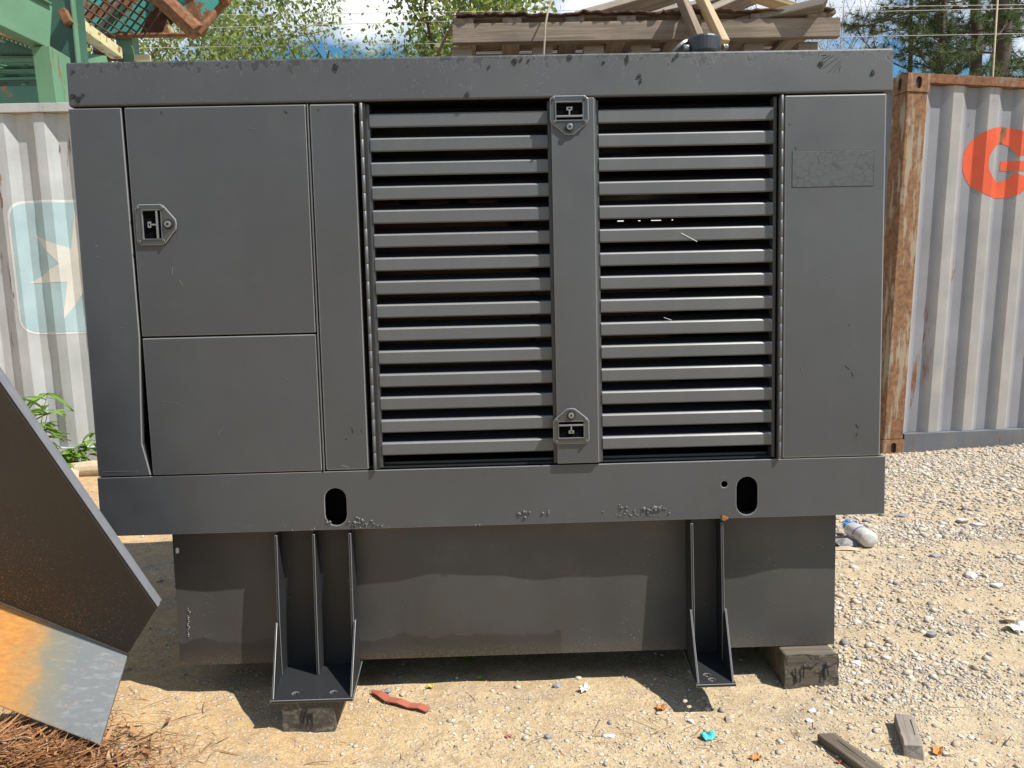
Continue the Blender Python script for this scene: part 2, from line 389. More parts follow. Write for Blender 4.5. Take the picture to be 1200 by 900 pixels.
def straw_mat():
    t = NT('dry_pine_straw'); r = t.island()
    t.color(t.ramp(r, [(0.0, (0.05, 0.022, 0.012)), (0.3, (0.15, 0.062, 0.022)), (0.6, (0.24, 0.11, 0.042)), (0.85, (0.33, 0.18, 0.085)), (1.0, (0.40, 0.28, 0.18))])); t.rough(0.8); t.spec(0.2)
    return t.m
M['straw'] = straw_mat()
M['mound'] = plain('litter_soil', (0.10, 0.05, 0.025), 0.95, 0, 0.5, 60, 0.6)

# ------------------------------------------------------------------ mesh helpers
def link(o, parent=None):
    COL.objects.link(o)
    if parent is not None: o.parent = parent
    return o
def tag(o, label=None, cat=None, group=None, kind=None):
    if label: o['label'] = label
    if cat: o['category'] = cat
    if group: o['group'] = group
    if kind: o['kind'] = kind
    return o
def empty(name, loc, label, cat, group=None):
    o = bpy.data.objects.new(name, None); o.empty_display_size = 0.1; o.location = loc
    link(o); return tag(o, label, cat, group)

class MB:
    def __init__(self): self.v = []; self.f = []
    def add(self, vs, fs):
        k = len(self.v); self.v += [Vector(p) for p in vs]; self.f += [tuple(i + k for i in q) for q in fs]; return self
    def box(self, x0, x1, y0, y1, z0, z1):
        return self.add([(x0, y0, z0), (x1, y0, z0), (x1, y1, z0), (x0, y1, z0), (x0, y0, z1), (x1, y0, z1), (x1, y1, z1), (x0, y1, z1)],
                        [(0, 3, 2, 1), (4, 5, 6, 7), (0, 1, 5, 4), (1, 2, 6, 5), (2, 3, 7, 6), (3, 0, 4, 7)])
    def beam(self, p0, p1, w, h, up=(0, 0, 1)):
        p0, p1 = Vector(p0), Vector(p1); d = (p1 - p0).normalized(); s = d.cross(Vector(up)).normalized(); u = s.cross(d)
        vs = [p + s * a * w / 2 + u * b * h / 2 for p in (p0, p1) for a, b in ((-1, -1), (1, -1), (1, 1), (-1, 1))]
        return self.add(vs, [(0, 3, 2, 1), (4, 5, 6, 7), (0, 1, 5, 4), (1, 2, 6, 5), (2, 3, 7, 6), (3, 0, 4, 7)])
    def prism(self, poly, ext):
        """poly: list of 3-D points (planar), ext: extrusion vector"""
        poly = [Vector(p) for p in poly]; ext = Vector(ext); n = len(poly)
        return self.add(poly + [p + ext for p in poly], [tuple(range(n))[::-1], tuple(range(n, 2 * n))] + [(i, (i + 1) % n, n + (i + 1) % n, n + i) for i in range(n)])
    def tube(self, path, rad, seg=10, cap=True):
        path = [Vector(p) for p in path]; n = len(path)
        rads = rad if isinstance(rad, (list, tuple)) else [rad] * n
        k = len(self.v); ref = None
        for i, p in enumerate(path):
            d = (path[min(i + 1, n - 1)] - path[max(i - 1, 0)]).normalized()
            if ref is None:
                ref = d.cross(Vector((0, 0, 1)));
                if ref.length < 0.05: ref = d.cross(Vector((0, 1, 0)))
            ref = (ref - d * ref.dot(d)).normalized(); b = d.cross(ref)
            for j in range(seg):
                a = 2 * math.pi * j / seg
                self.v.append(p + (ref * math.cos(a) + b * math.sin(a)) * rads[i])
        for i in range(n - 1):
            for j in range(seg):
                a = k + i * seg + j; b2 = k + i * seg + (j + 1) % seg
                self.f.append((a, b2, b2 + seg, a + seg))
        if cap:
            self.f.append(tuple(k + j for j in range(seg))[::-1]); self.f.append(tuple(k + (n - 1) * seg + j for j in range(seg)))
        return self
    def plate(self, outer, holes, y0, y1):
        """plate in the XZ plane with holes, between y0 (front) and y1"""
        bm = bmesh.new(); es = []
        for loop in [outer] + holes:
            vs = [bm.verts.new((p[0], y0, p[1])) for p in loop]
            es += [bm.edges.new((vs[i], vs[(i + 1) % len(vs)])) for i in range(len(vs))]
        bmesh.ops.triangle_fill(bm, edges=es, use_beauty=True, use_dissolve=False)
        r = bmesh.ops.extrude_face_region(bm, geom=bm.faces[:])
        for v in r['geom']:
            if isinstance(v, bmesh.types.BMVert): v.co.y = y1
        bmesh.ops.recalc_face_normals(bm, faces=bm.faces[:])
        bm.verts.index_update()
        self.add([v.co.copy() for v in bm.verts], [tuple(v.index for v in f.verts) for f in bm.faces]); bm.free(); return self
    def mesh(self, name, bevel=0.0, seg=2, smooth=False, recalc=True, edge=0):
        me = bpy.data.meshes.new(name)
        bm = bmesh.new(); vs = [bm.verts.new(p) for p in self.v]
        for f in self.f:
            try: bm.faces.new([vs[i] for i in f])
            except ValueError: pass
        if recalc: bmesh.ops.recalc_face_normals(bm, faces=bm.faces[:])
        if bevel:
            es = [e for e in bm.edges if len(e.link_faces) == 2 and e.calc_face_angle(0) > 0.5]
            bmesh.ops.bevel(bm, geom=es, offset=bevel, offset_type='OFFSET', segments=seg, profile=0.5, affect='EDGES', clamp_overlap=True, material=edge if edge else -1)
        if smooth:
            for f in bm.faces: f.smooth = True
        bm.to_mesh(me); bm.free()
        return me
    def build(self, name, mat, parent=None, bevel=0.0, seg=2, smooth=False):
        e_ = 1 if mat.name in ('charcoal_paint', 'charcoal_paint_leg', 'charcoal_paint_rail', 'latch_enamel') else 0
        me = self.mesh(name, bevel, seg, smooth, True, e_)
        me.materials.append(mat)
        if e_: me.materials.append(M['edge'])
        o = bpy.data.objects.new(name, me); link(o, parent)
        if parent is not None: o.matrix_parent_inverse = Matrix.Translation(parent.location).inverted() if parent.rotation_euler == Vector((0, 0, 0)).to_track_quat().to_euler() and False else o.matrix_parent_inverse
        return o

def fast_mesh(name, verts, faces_flat, per, mat, parent=None, smooth=False):
    """big meshes from numpy arrays; per = corners per face"""
    verts = np.asarray(verts, dtype=np.float32); ff = np.asarray(faces_flat, dtype=np.int32).ravel()
    me = bpy.data.meshes.new(name); nf = len(ff) // per
    me.vertices.add(len(verts)); me.vertices.foreach_set('co', verts.ravel())
    me.loops.add(len(ff)); me.loops.foreach_set('vertex_index', ff)
    me.polygons.add(nf); me.polygons.foreach_set('loop_start', np.arange(nf, dtype=np.int32) * per)
    me.polygons.foreach_set('loop_total', np.full(nf, per, dtype=np.int32))
    if smooth: me.polygons.foreach_set('use_smooth', np.ones(nf, dtype=bool))
    me.update(calc_edges=True); me.validate()
    me.materials.append(mat)
    o = bpy.data.objects.new(name, me); return link(o, parent)

def plank(name, p0, p1, w, t, mat, parent=None, up=(0, 0, 1), rough=0.0):
    """board with its own axes: length along local X, so grain runs along it"""
    p0, p1 = Vector(p0), Vector(p1); L = (p1 - p0).length
    d = (p1 - p0).normalized(); s = Vector(up).cross(d).normalized(); u = d.cross(s)
    mb = MB().box(-L / 2, L / 2, -t / 2, t / 2, -w / 2, w / 2)
    if rough:
        for v in mb.v: v += Vector((random.uniform(-1, 1) * rough * 2, random.uniform(-1, 1) * rough * .3, random.uniform(-1, 1) * rough * .6))
    o = mb.build(name, mat, parent, 0.003)
    c = (p0 + p1) / 2
    m = Matrix(((d.x, s.x, u.x, c.x), (d.y, s.y, u.y, c.y), (d.z, s.z, u.z, c.z), (0, 0, 0, 1)))
    if parent is not None: m = parent.matrix_basis.inverted() @ m
    o.matrix_basis = m
    return o

# ------------------------------------------------------------------ ground
def vnoise(x, y, s, seed):
    x = np.asarray(x) * s + seed * 13.7; y = np.asarray(y) * s + seed * 7.3
    return (np.sin(x * 1.0 + 1.7 * np.sin(y * 0.7 + seed)) * np.cos(y * 1.1 + 1.3 * np.sin(x * 0.6 + 2 * seed)) + 0.5 * np.sin(2.3 * x + 1.1 * y + seed) * np.cos(1.9 * y - 0.7 * x)) / 1.5
def gz(x, y):
    x = np.asarray(x, dtype=float); y = np.asarray(y, dtype=float)
    near = np.exp(-((x / 9) ** 2 + (y / 9) ** 2))
    h = 0.006 * vnoise(x, y, 3.0, 1) + 0.005 * vnoise(x, y, 9.0, 2) + 0.0035 * vnoise(x, y, 23.0, 3)
    far = 0.012 * vnoise(x, y, 0.9, 4)
    return GZ + (h + far * np.clip((np.hypot(x, y) - 1.5) / 2, 0, 1)) * near
def axis(lo, hi, fine, step):
    a = list(np.arange(fine[0], fine[1] + 1e-6, step))
    s, p = step, fine[1]
    while p < hi: s *= 1.25; p += s; a.append(p)
    s, p = step, fine[0]
    while p > lo: s *= 1.25; p -= s; a.insert(0, p)
    return np.array(a)
gx = axis(-900, 900, (-2.2, 4.2), 0.03); gy = axis(-300, 1500, (-1.0, 4.0), 0.03)
GX, GY = np.meshgrid(gx, gy, indexing='xy')
gv = np.stack([GX.ravel(), GY.ravel(), gz(GX, GY).ravel()], 1)
nx, ny = len(gx), len(gy)
ii = (np.arange(ny - 1)[:, None] * nx + np.arange(nx - 1)[None, :]).ravel()
ground = fast_mesh('ground', gv, np.stack([ii, ii + 1, ii + nx + 1, ii + nx], 1), 4, M['ground'], smooth=True)
tag(ground, 'sandy yard ground strewn with pale gravel', None, kind='structure')

# ------------------------------------------------------------------ generator
W2 = 1.0417
gen = empty('generator_set', (0, 0, 0), 'big charcoal grey generator enclosure with louvered doors on a base tank', 'generator')
ZT, ZC, ZP, ZR, ZB = 1.654, 1.5465, 1.5425, 0.6035, 0.4466
DEP = 1.02
o = MB().box(-W2, W2, -0.003, DEP + 0.01, ZC, ZT).build('roof_cap', M['paint_cap'], gen, 0.005, 3)
# little dented drips of paint are in the material; lifted flakes are real
fl = MB()
for px, py in ((573, 77), (604, 70), (611, 68), (620, 69), (750, 88), (752, 93), (791, 67), (794, 64), (1024, 85), (964, 73), (548, 111), (392, 78), (84, 112), (90, 115), (96, 110), (84, 83), (668, 66), (735, 68), (708, 72)):
    c = at(px, py, -0.009); s = random.uniform(.003, .008)
    a = random.uniform(0, 3); pts = []
    for k in range(5):
        th = a + k * 1.256; pts.append((c.x + s * math.cos(th) * random.uniform(.5, 1.3), -0.0045 - random.uniform(0, .002), c.z + s * math.sin(th) * random.uniform(.5, 1.5)))
    fl.prism(pts, (0, 0.0025, 0))
tag(fl.build('paint_flakes', M['black'], bpy.data.objects['roof_cap']), kind='stuff')

# enclosure shell
MB().box(-1.036, -1.030, 0.012, DEP, ZR, ZC - .001).build('side_panel', M['paint'], gen)
MB().box(1.020, 1.026, 0.012, DEP, ZR, ZC - .001).build('side_panel', M['paint'], gen)
MB().plate([(-1.03, ZR), (1.02, ZR), (1.02, ZC - .002), (-1.03, ZC - .002)],
           [[(xa, z), (xb, z), (xb, z + h), (xa, z + h)] for xa, xb, z, h in ((.49, .515, 1.350, .005), (.57, .58, 1.350, .004), (.62, .66, 1.350, .004), (.70, .706, 1.350, .005), (.40, .56, 1.50, .012), (-.15, .05, 1.50, .010))], DEP - .03, DEP - .024).build('rear_panel', M['black'], gen)
MB().box(-1.028, 1.018, 0.02, DEP - .032, ZR + .001, ZR + .006).build('floor_pan', M['black'], gen)
e = MB().box(-.62, .12, .30, .72, .70, 1.16).box(-.55, .06, .36, .66, 1.16, 1.30)
for k in range(4): e.box(-.52 + k * .15, -.42 + k * .15, .38, .64, 1.30, 1.36)
e.box(.12, .55, .34, .70, .66, 1.08)
e.build('engine_block', M['engine'], gen, .01)
MB().tube([(.1, .5, 1.3), (.45, .5, 1.38), (.66, .45, 1.38)], .05, 12).build('exhaust_manifold', M['dark_metal'], gen, smooth=True)
MB().box(-.455, -.445, .02, .9, ZR + .008, ZC - .004).build('bulkhead', M['black'], gen)
MB().box(.757, .763, .02, .9, ZR + .008, ZC - .004).build('bulkhead', M['black'], gen)

# front panels, set slightly proud of the rail
def panel(name, x0, x1, z0, z1, y0=-0.008, y1=0.018, mat='paint', bev=0.003):
    return MB().box(x0, x1, y0, y1, z0, z1).build(name, M[mat], gen, bev, 2)
# corner panel with the bent flange next to the lower door
p_end = MB().prism([(-1.036, -0.0015, ZR + .003), (-.899, -0.0015, ZR + .003), (-.9165, -0.0015, .69), (-.912, -0.0015, .80), (-.9045, -0.0015, .965), (-.913, -0.0015, ZP), (-1.044, -0.0015, ZP)], (0, .022, 0)).build('end_panel', M['paint'], gen, .0025)
MB().prism([(-.9055, -0.0015, ZP), (-.452, -0.0015, ZP), (-.4525, -0.0015, .9685), (-.8985, -0.0015, .9685)], (0, .026, 0)).build('upper_door', M['paint'], gen, .003)
MB().prism([(-.8985, -0.0008, .9645), (-.4525, -0.0008, .9645), (-.4525, -0.0015, ZR + .003), (-.894, -0.0025, ZR + .003)], (0, .026, 0)).build('lower_door', M['paint'], gen, .003)
MB().box(-.4498, -.4462, -.0035, .01, ZR + .003, ZP).build('trim_strip', M['slat'], gen, .001)
post = MB().box(-.4435, -.330, -.0015, .018, ZR + .003, ZP).build('post_panel', M['paint'], gen, .004, 3)
rp = MB().box(.7635, 1.026, -.0015, .018, ZR + .002, ZP).build('right_panel', M['paint'], gen, .004, 3)

# hinges: knuckled tubes
def hinge(x, n=21):
    h = None
    zz = np.linspace(ZR + .003, ZP, n + 1)
    leaf = MB().box(x - .004, x + .010, .0022, .010, ZR + .003, ZP).build('hinge', M['paint_leg'], gen)
    mb = MB().tube([(0, 0, 0), (0, 0, (zz[1] - zz[0]) - .0010)], .0046, 12)
    me = mb.mesh('knuckle', .0006, 1, True); me.materials.append(M['slat'])
    for z in zz[:-1]:
        k = bpy.data.objects.new('knuckle', me); link(k, leaf); k.location = (x, -.0052, z)
hinge(-.3135); hinge(.7545)

# louvered doors: frame + 15 bent slats each
def door(x0, x1):
    d = MB()
    d.box(x0, x0 + .008, .012, .04, ZR + .004, ZP).box(x1 - .008, x1, .012, .04, ZR + .004, ZP)
    d.box(x0 + .008, x1 - .008, .046, .06, ZR + .004, ZR + .012)
    dr = d.build('louver_door', M['paint'], gen)
    # profile (y, z): lip, bend, blade sloping up and back
    prof = [(.003, -.0300), (.0, -.0280), (.0, -.003), (.002, -.0005), (.006, .0010), (.040, .0185), (.0395, .0200), (.0055, .0030), (.001, .0016), (-.0018, -.002), (-.0018, -.0290), (.002, -.0320)]
    prof = prof[::-1]
    L0, L1 = x0 + .0085, x1 - .0085
    mb = MB(); n = len(prof)
    mb.add([(L0, y, z) for y, z in prof] + [(L1, y, z) for y, z in prof],
           [tuple(range(n))[::-1], tuple(range(n, 2 * n))] + [(i, (i + 1) % n, n + (i + 1) % n, n + i) for i in range(n)])
    me = mb.mesh('slat'); me.materials.append(M['slat']); me.materials.append(M['blade_shade']); me.materials.append(M['edge'])
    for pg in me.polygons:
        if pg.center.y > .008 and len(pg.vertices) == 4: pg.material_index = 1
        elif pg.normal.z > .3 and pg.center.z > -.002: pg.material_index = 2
    for k in range(15):
        s = bpy.data.objects.new('slat', me); link(s, dr)
        s.location = (0, .0115 + random.uniform(-.0006, .0006), 1.5165 - .06035 * k)
        s.rotation_euler = (random.uniform(-.01, .01), random.uniform(-.0006, .0006), 0)
    return dr
door(-.3035, .166); door(.2795, .7475)
MB().box(-.3050, .7600, .0015, .07, ZC - .0034, ZC - .0006).build('cap_shade_strip', M['shade_black'], gen)  # black strip added under the cap to paint the gap's shade
cp = MB().box(.1655, .2745, -.0105, .03, ZR + .006, ZP + .001).build('center_post', M['paint'], gen, .0015, 2)
MB().box(.2752, .2792, -.004, .01, ZR + .006, ZP).build('door_edge', M['slat'], gen)

# paddle latches
def latch(cx, cz, ang, yf, sc=1.0):
    """points: pentagon with the tip along +x before turning by ang"""
    root = None
    ca, sa = math.cos(ang), math.sin(ang)
    def T(x, z): return (cx + (x * ca - z * sa) * sc, cz + (x * sa + z * ca) * sc)
    outer = [(-.048, -.040), (-.040, -.050), (.014, -.050), (.022, -.046), (.050, -.012), (.052, 0), (.050, .012), (.022, .046), (.014, .050), (-.040, .050), (-.048, .040)]
    hole = [(-.030, -.034), (.014, -.034), (.014, .034), (-.030, .034)]
    fr = MB().plate([T(*p) for p in outer], [[T(*p) for p in hole]], yf - .0055, yf + .0008).build('latch', M['latch'], gen, .0022, 2)
    # flat black plate behind the opening, coloured as the shade of a dish
    def quad(x0, x1, z0, z1, y0, y1, name, mat, bev=0):
        pts = [T(x0, z0), T(x1, z0), T(x1, z1), T(x0, z1)]
        return MB().prism([(p[0], y0, p[1]) for p in pts], (0, y1 - y0, 0)).build(name, mat, fr, bev)
    quad(-.0296, .0136, -.0336, .0336, yf - .0012, yf - .0004, 'recess_shade', M['shade_black'])
    lip = [(-.033, -.037), (.017, -.037), (.017, .037), (-.033, .037)]
    MB().plate([T(*p) for p in lip], [[T(*p) for p in hole]], yf - .0078, yf - .0057).build('rim', M['slat'], fr, .0008)
    quad(.002, .007, -.034, .034, yf - .0075, yf - .002, 'paddle_bar', M['steel'], .001)
    quad(-.010, .002, -.0022, .0022, yf - .0068, yf - .003, 'hook_shank', M['steel'], .0008)
    hk = [T(-.0185, -.0075), T(-.010, -.0075), T(-.010, .0075), T(-.0185, .0075)]
    hh = [T(-.0165, -.003), T(-.0125, -.003), T(-.0125, .003), T(-.0165, .003)]
    MB().plate(hk, [hh], yf - .0068, yf - .003).build('hook', M['steel'], fr, .0006)
    q = T(.032, 0)
    MB().tube([(q[0], yf - .0074, q[1]), (q[0], yf - .0082, q[1])], .0125 * sc, 18).build('lock_seat', M['black'], fr)
    MB().tube([(q[0], yf - .007, q[1]), (q[0], yf - .0125, q[1])], .0082 * sc, 16).build('lock_cylinder', M['steel'], fr, .001)
    MB().tube([(q[0], yf - .0124, q[1]), (q[0], yf - .0130, q[1])], .0035 * sc, 10).build('keyhole', M['black'], fr)
    for bx, bz in ((-.040, -.041), (-.040, .041), (.019, -.040), (.019, .040)):
        b = T(bx, bz); MB().tube([(b[0], yf - .006, b[1]), (b[0], yf - .0105, b[1])], .0038, 8).build('rivet', M['latch'], fr, .0008)
l1 = at(181, 263, -.012)
latch(l1.x, l1.z, 0.0, -.0015, 1.03)
l2 = at(668, 136, -.012); latch(l2.x - .002, l2.z + .003, -math.pi / 2, -.0105, 0.98)
l3 = at(671, 499, -.012); latch(l3.x - .004, l3.z - .002, math.pi / 2, -.0105, 0.95)

# painted-over nameplate with crazed lacquer, and the square of hatched scratches on the cap
def crackmat():
    t = NT('crazed_decal_paint'); c = t.coord()
    d = t.voro(t.coord((1, 0.0, 1.25)), 52.0, 'DISTANCE_TO_EDGE', 'Distance')
    wob = t.noise(c, 90, 3)
    g = t.ramp(t.noise(c, 17, 3), [(0.36, 0.0), (0.46, 1.0)])
    m = t.math('MULTIPLY', t.math('LESS_THAN', d, t.math('MULTIPLY', wob, 0.085)), g)
    t.color(t.mix(m, (0.029, 0.0325, 0.038), (0.008, 0.008, 0.009))); t.rough(0.57); t.spec(1.0)
    t.bump(m, -0.6, 0.001); return t.m
M['crack'] = crackmat()
a, b = at(930, 177, -.0092), at(1025, 217, -.0092)
MB().box(a.x, b.x, -.0023, -.0013, b.z, a.z).build('covered_decal', M['crack'], gen, .0004, 1)
ol = MB()
for x0, x1, z0, z1 in ((a.x - .001, b.x + .001, a.z, a.z + .0012), (a.x - .001, b.x + .001, b.z - .0012, b.z), (a.x - .0012, a.x, b.z, a.z), (b.x, b.x + .0012, b.z, a.z)):
    ol.box(x0, x1, -.0019, -.0013, z0, z1)
ol.build('decal_outline', M['black'], gen)
a, b = at(964, 64, -.0075), at(986, 84, -.0075)
sc = MB()
for k in range(7):
    f = k / 6
    sc.beam((a.x + (b.x - a.x) * max(0, f - .45) / .55 * .9, -.0033, a.z + (b.z - a.z) * min(1, f * 1.5)), (a.x + (b.x - a.x) * min(1, f * 1.2 + .25), -.0033, a.z + (b.z - a.z) * max(0, f - .35)), .0007, .0008)
sc.build('scratch_hatching', M['black'], bpy.data.objects['roof_cap'])

# scratches and small chips left on the panels
def marks(name, lst, mat, Y):
    mb = MB()
    for x0, y0, x1, y1, w in lst:
        a, b = at(x0, y0, Y), at(x1, y1, Y); mb.beam(a, b, .0005, w, (0, 0, 1) if abs(b.x - a.x) > abs(b.z - a.z) else (1, 0, 0))
    tag(mb.build(name, mat, gen), kind='stuff')
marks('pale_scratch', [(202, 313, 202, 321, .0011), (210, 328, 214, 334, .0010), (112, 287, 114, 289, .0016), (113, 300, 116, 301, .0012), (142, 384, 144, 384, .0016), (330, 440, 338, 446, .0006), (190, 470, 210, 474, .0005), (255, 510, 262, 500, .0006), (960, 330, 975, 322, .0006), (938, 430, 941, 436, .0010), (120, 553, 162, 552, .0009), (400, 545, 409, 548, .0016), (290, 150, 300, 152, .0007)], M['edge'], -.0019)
marks('dark_chip', [(412, 501, 414, 508, .0018), (404, 514, 407, 515, .0014), (423, 503, 424, 507, .0016), (932, 172, 933, 175, .0024), (925, 145, 926, 146, .0022), (1003, 497, 1006, 502, .0020), (1005, 507, 1003, 512, .0018), (994, 380, 995, 381, .0020), (333, 130, 337, 133, .0026), (188, 130, 190, 134, .0016), (372, 128, 374, 130, .0020), (415, 122, 417, 124, .0030), (990, 428, 996, 433, .0012), (998, 436, 1000, 441, .0014)], M['black'], -.0019)
marks('slat_scratch', [(798, 273, 817, 283, .0014), (778, 372, 787, 375, .0010)], M['whitefilm'], .0085)
# base rail with lifting slots and one drilled hole
def slot(cx, cz, w, h, n=8):
    r = w / 2; pts = []
    for k in range(n + 1): pts.append((cx + r * math.cos(math.pi * k / n), cz + h / 2 - r + r * math.sin(math.pi * k / n)))
    for k in range(n + 1): pts.append((cx - r * math.cos(math.pi * k / n), cz - h / 2 + r - r * math.sin(math.pi * k / n)))
    return pts
def circ(cx, cz, r, n=14): return [(cx + r * math.cos(2 * math.pi * k / n), cz + r * math.sin(2 * math.pi * k / n)) for k in range(n)]
s1 = at(393.5, 594, 0); s2 = at(875.5, 581, 0); s3 = at(849, 567.5, 0)
rail = MB().plate([(-W2 + .002, ZB), (W2, ZB), (W2, ZR), (-W2 + .002, ZR)], [slot(s1.x, s1.z, .057, .101), slot(s2.x, s2.z, .057, .104), circ(s3.x, s3.z, .009)], 0.0, .008).build('base_rail', M['paint_rail'], gen, .0016, 2)
MB().box(-W2 + .003, -W2 + .009, .0085, DEP, ZB, ZR - .001).box(W2 - .008, W2 - .001, .0085, DEP, ZB, ZR - .001).box(-W2 + .01, W2 - .009, DEP - .008, DEP, ZB, ZR - .001).build('rail_return', M['paint'], gen)
MB().box(-W2 + .01, W2 - .009, .009, .05, ZB, ZB + .006).build('rail_flange', M['paint'], gen)
MB().box(-W2 + .012, W2 - .011, .05, DEP - .012, ZB + .008, ZR - .004).build('slot_shade_core', M['shade_black'], gen)  # black block behind the slots, colouring in their inside shade
# weld spatter and lumps on the rail
def blob(mb, c, r, sy=.6):
    ico = bmesh.new(); bmesh.ops.create_icosphere(ico, subdivisions=1, radius=1)
    ico.verts.index_update()
    vs = [Vector((v.co.x * r * random.uniform(.7, 1.3), v.co.y * r * sy, v.co.z * r * random.uniform(.7, 1.3))) + Vector(c) for v in ico.verts]
    mb.add(vs, [tuple(v.index for v in f.verts) for f in ico.faces]); ico.free()
sp = MB()
for px, py, n, sx in ((418, 615, 10, 14), (437, 616, 7, 10), (424, 611, 4, 5), (382, 612, 6, 8), (366, 622, 3, 6), (345, 622, 2, 4), (448, 616, 3, 4), (560, 617, 2, 6)):
    for k in range(n):
        c = at(px + random.gauss(0, sx * .5), py + random.gauss(0, 1.6), 0); blob(sp, (c.x, -.001, max(c.z, ZB + .002)), random.uniform(.0016, .0042))
for px, py, n, r in ((612, 602, 5, .0055), (616, 600, 4, .004), (638, 602, 3, .004), (732, 596, 3, .004), (762, 597, 7, .0055), (770, 596, 6, .006), (781, 596, 4, .0045), (420, 609, 3, .006), (413, 613, 3, .006), (438, 613, 3, .004)):
    for k in range(n):
        c = at(px + random.gauss(0, 3), py + random.gauss(0, 2.2), 0); blob(sp, (c.x, -.0015, max(c.z, ZB + .002)), r * random.uniform(.5, 1.1))
for k in range(46):
    c = at(745 + random.gauss(0, 16), 604 - random.random() ** 2 * 13 + random.gauss(0, 1), 0); blob(sp, (c.x, -.0006, max(c.z, ZB + .002)), random.uniform(.0012, .0036), .4)
tag(sp.build('weld_spatter', M['slat'], rail, smooth=True), kind='stuff')  # lighter slat paint stands in for highlights on the lumps
c = at(848, 607, -.004)
nb = MB(); nb.tube([(c.x, -.010, c.z), (c.x, .0, c.z)], .007, 6).tube([(c.x + .009, -.006, c.z - .001), (c.x + .009, 0, c.z - .001)], .004, 6)
nb.build('bare_bolt', M['copper'], rail, .001)
tag(bpy.data.objects['bare_bolt'], 'orange rusty bare bolt head')

# tank under the rail
TX0, TX1, TZ0, TZ1, TY = -.880, .936, .062, ZB - .0025, .058
NXT, NZT = 90, 14; tv = []; tf = []
for j in range(NZT + 1):
    for i in range(NXT + 1):
        u, v = i / NXT, j / NZT; w = min(1, min(u, 1 - u) * 14) * min(1, min(v, 1 - v) * 5)
        dy = .0045 * math.sin(u * 9.5 + .6) + .003 * math.sin(u * 23 + 1.1 + v) + .0012 * math.sin(u * 61)
        tv.append((TX0 + (TX1 - TX0) * u, TY + dy * w, TZ0 + (TZ1 - .008 - TZ0) * v))
for j in range(NZT):
    for i in range(NXT):
        a = j * (NXT + 1) + i; tf.append((a, a + 1, a + NXT + 2, a + NXT + 1))
MB().add(tv, tf).build('tank_front', M['paint_tank'], gen, smooth=True)
MB().box(TX0, TX1, TY + .0075, DEP - .05, TZ0 + .0005, TZ1 - .009).box(TX0, TX0 + .003, TY + .0005, TY + .007, TZ0, TZ1 - .009).box(TX1 - .003, TX1, TY + .0005, TY + .007, TZ0, TZ1 - .009).build('base_tank', M['paint_tank'], gen)
MB().box(TX0 - .002, TX1 + .002, TY - .012, DEP - .04, TZ1 - .0078, TZ1).build('tank_lip', M['paint_leg'], gen, .001)
tk = bpy.data.objects['base_tank']
for px, py in ((208, 645),):
    c = at(px, py, TY); MB().plate(slot(c.x, c.z, .008, .016, 5), [], TY - .002, TY + .0).build('tank_hole', M['whitefilm'], tk)
wl_ = MB()
for k in range(16):
    c = at(221 + random.gauss(0, .8), 713 + k * 2.2, TY); blob(wl_, (c.x, TY - .0005, c.z), random.uniform(.0015, .003))
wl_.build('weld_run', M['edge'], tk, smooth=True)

# feet brackets
FZ0, FZ1 = .0495, .0575
def bracket(x0, x1, mid, yf, fx0, fx1, gtop):
    t = .007
    br = MB().box(x0 + t, x1 - t, TY - .012, TY - .004, FZ1 + .001, TZ1 - .0088).build('support_bracket', M['paint_leg'], gen, .001)
    for xa in (x0, x1 - t):
        f = MB().prism([(xa, TY - .0035, FZ1 + .001), (xa, -.012, FZ1 + .001), (xa, -.012, gtop), (xa, .002, TZ1 - .0088), (xa, TY - .0035, TZ1 - .0088)], (t, 0, 0)).build('flange', M['paint_leg'], br, .0012)
    if mid is not None:
        MB().prism([(mid, TY - .013, FZ1 + .001), (mid, -.018, FZ1 + .001), (mid, -.012, gtop), (mid, .002, TZ1 - .0088), (mid, TY - .013, TZ1 - .0088)], (t, 0, 0)).build('web', M['paint_leg'], br, .0012)
    for xa, fx in ((x0 - .0055, fx0), (x1 + .0005, fx1 - .005)):
        MB().add([(xa, .0, gtop + .004), (xa, -.011, gtop + .004), (fx, yf + .006, FZ1 + .0005), (xa, .02, FZ1 + .0005), (xa + .005, .0, gtop + .004), (xa + .005, -.011, gtop + .004), (fx + .005, yf + .006, FZ1 + .0005), (xa + .005, .02, FZ1 + .0005)],
                 [(0, 1, 2, 3), (4, 7, 6, 5), (0, 4, 5, 1), (1, 5, 6, 2), (2, 6, 7, 3), (3, 7, 4, 0)]).build('gusset', M['paint_leg'], br, .001)
    # foot plate with two bolt holes
    bm = MB()
    cxm = (fx0 + fx1) / 2; hw = (fx1 - fx0)
    holes = [circ(cxm - hw * .24, yf + .035, .0085, 10), circ(cxm + hw * .24, yf + .035, .0085, 10)] if mid is not None else [circ(cxm - .004, yf + .026, .0085, 10), circ(cxm - .010, yf + .052, .0085, 10)]
    pl = MB().plate([(fx0 - .004, yf), (fx1 + .004, yf), (x1 + .004, TY + .02), (x0 - .006, TY + .02)], holes, FZ0, FZ1)
    for v in pl.v: v.y, v.z = v.z, v.y
    pl.build('foot_plate', M['paint_leg'], br, .0012)
bracket(-.588, -.386, -.489, -.15, -.572, -.372, .198)
bracket(.519, .607, None, -.14, .501, .595, .198)

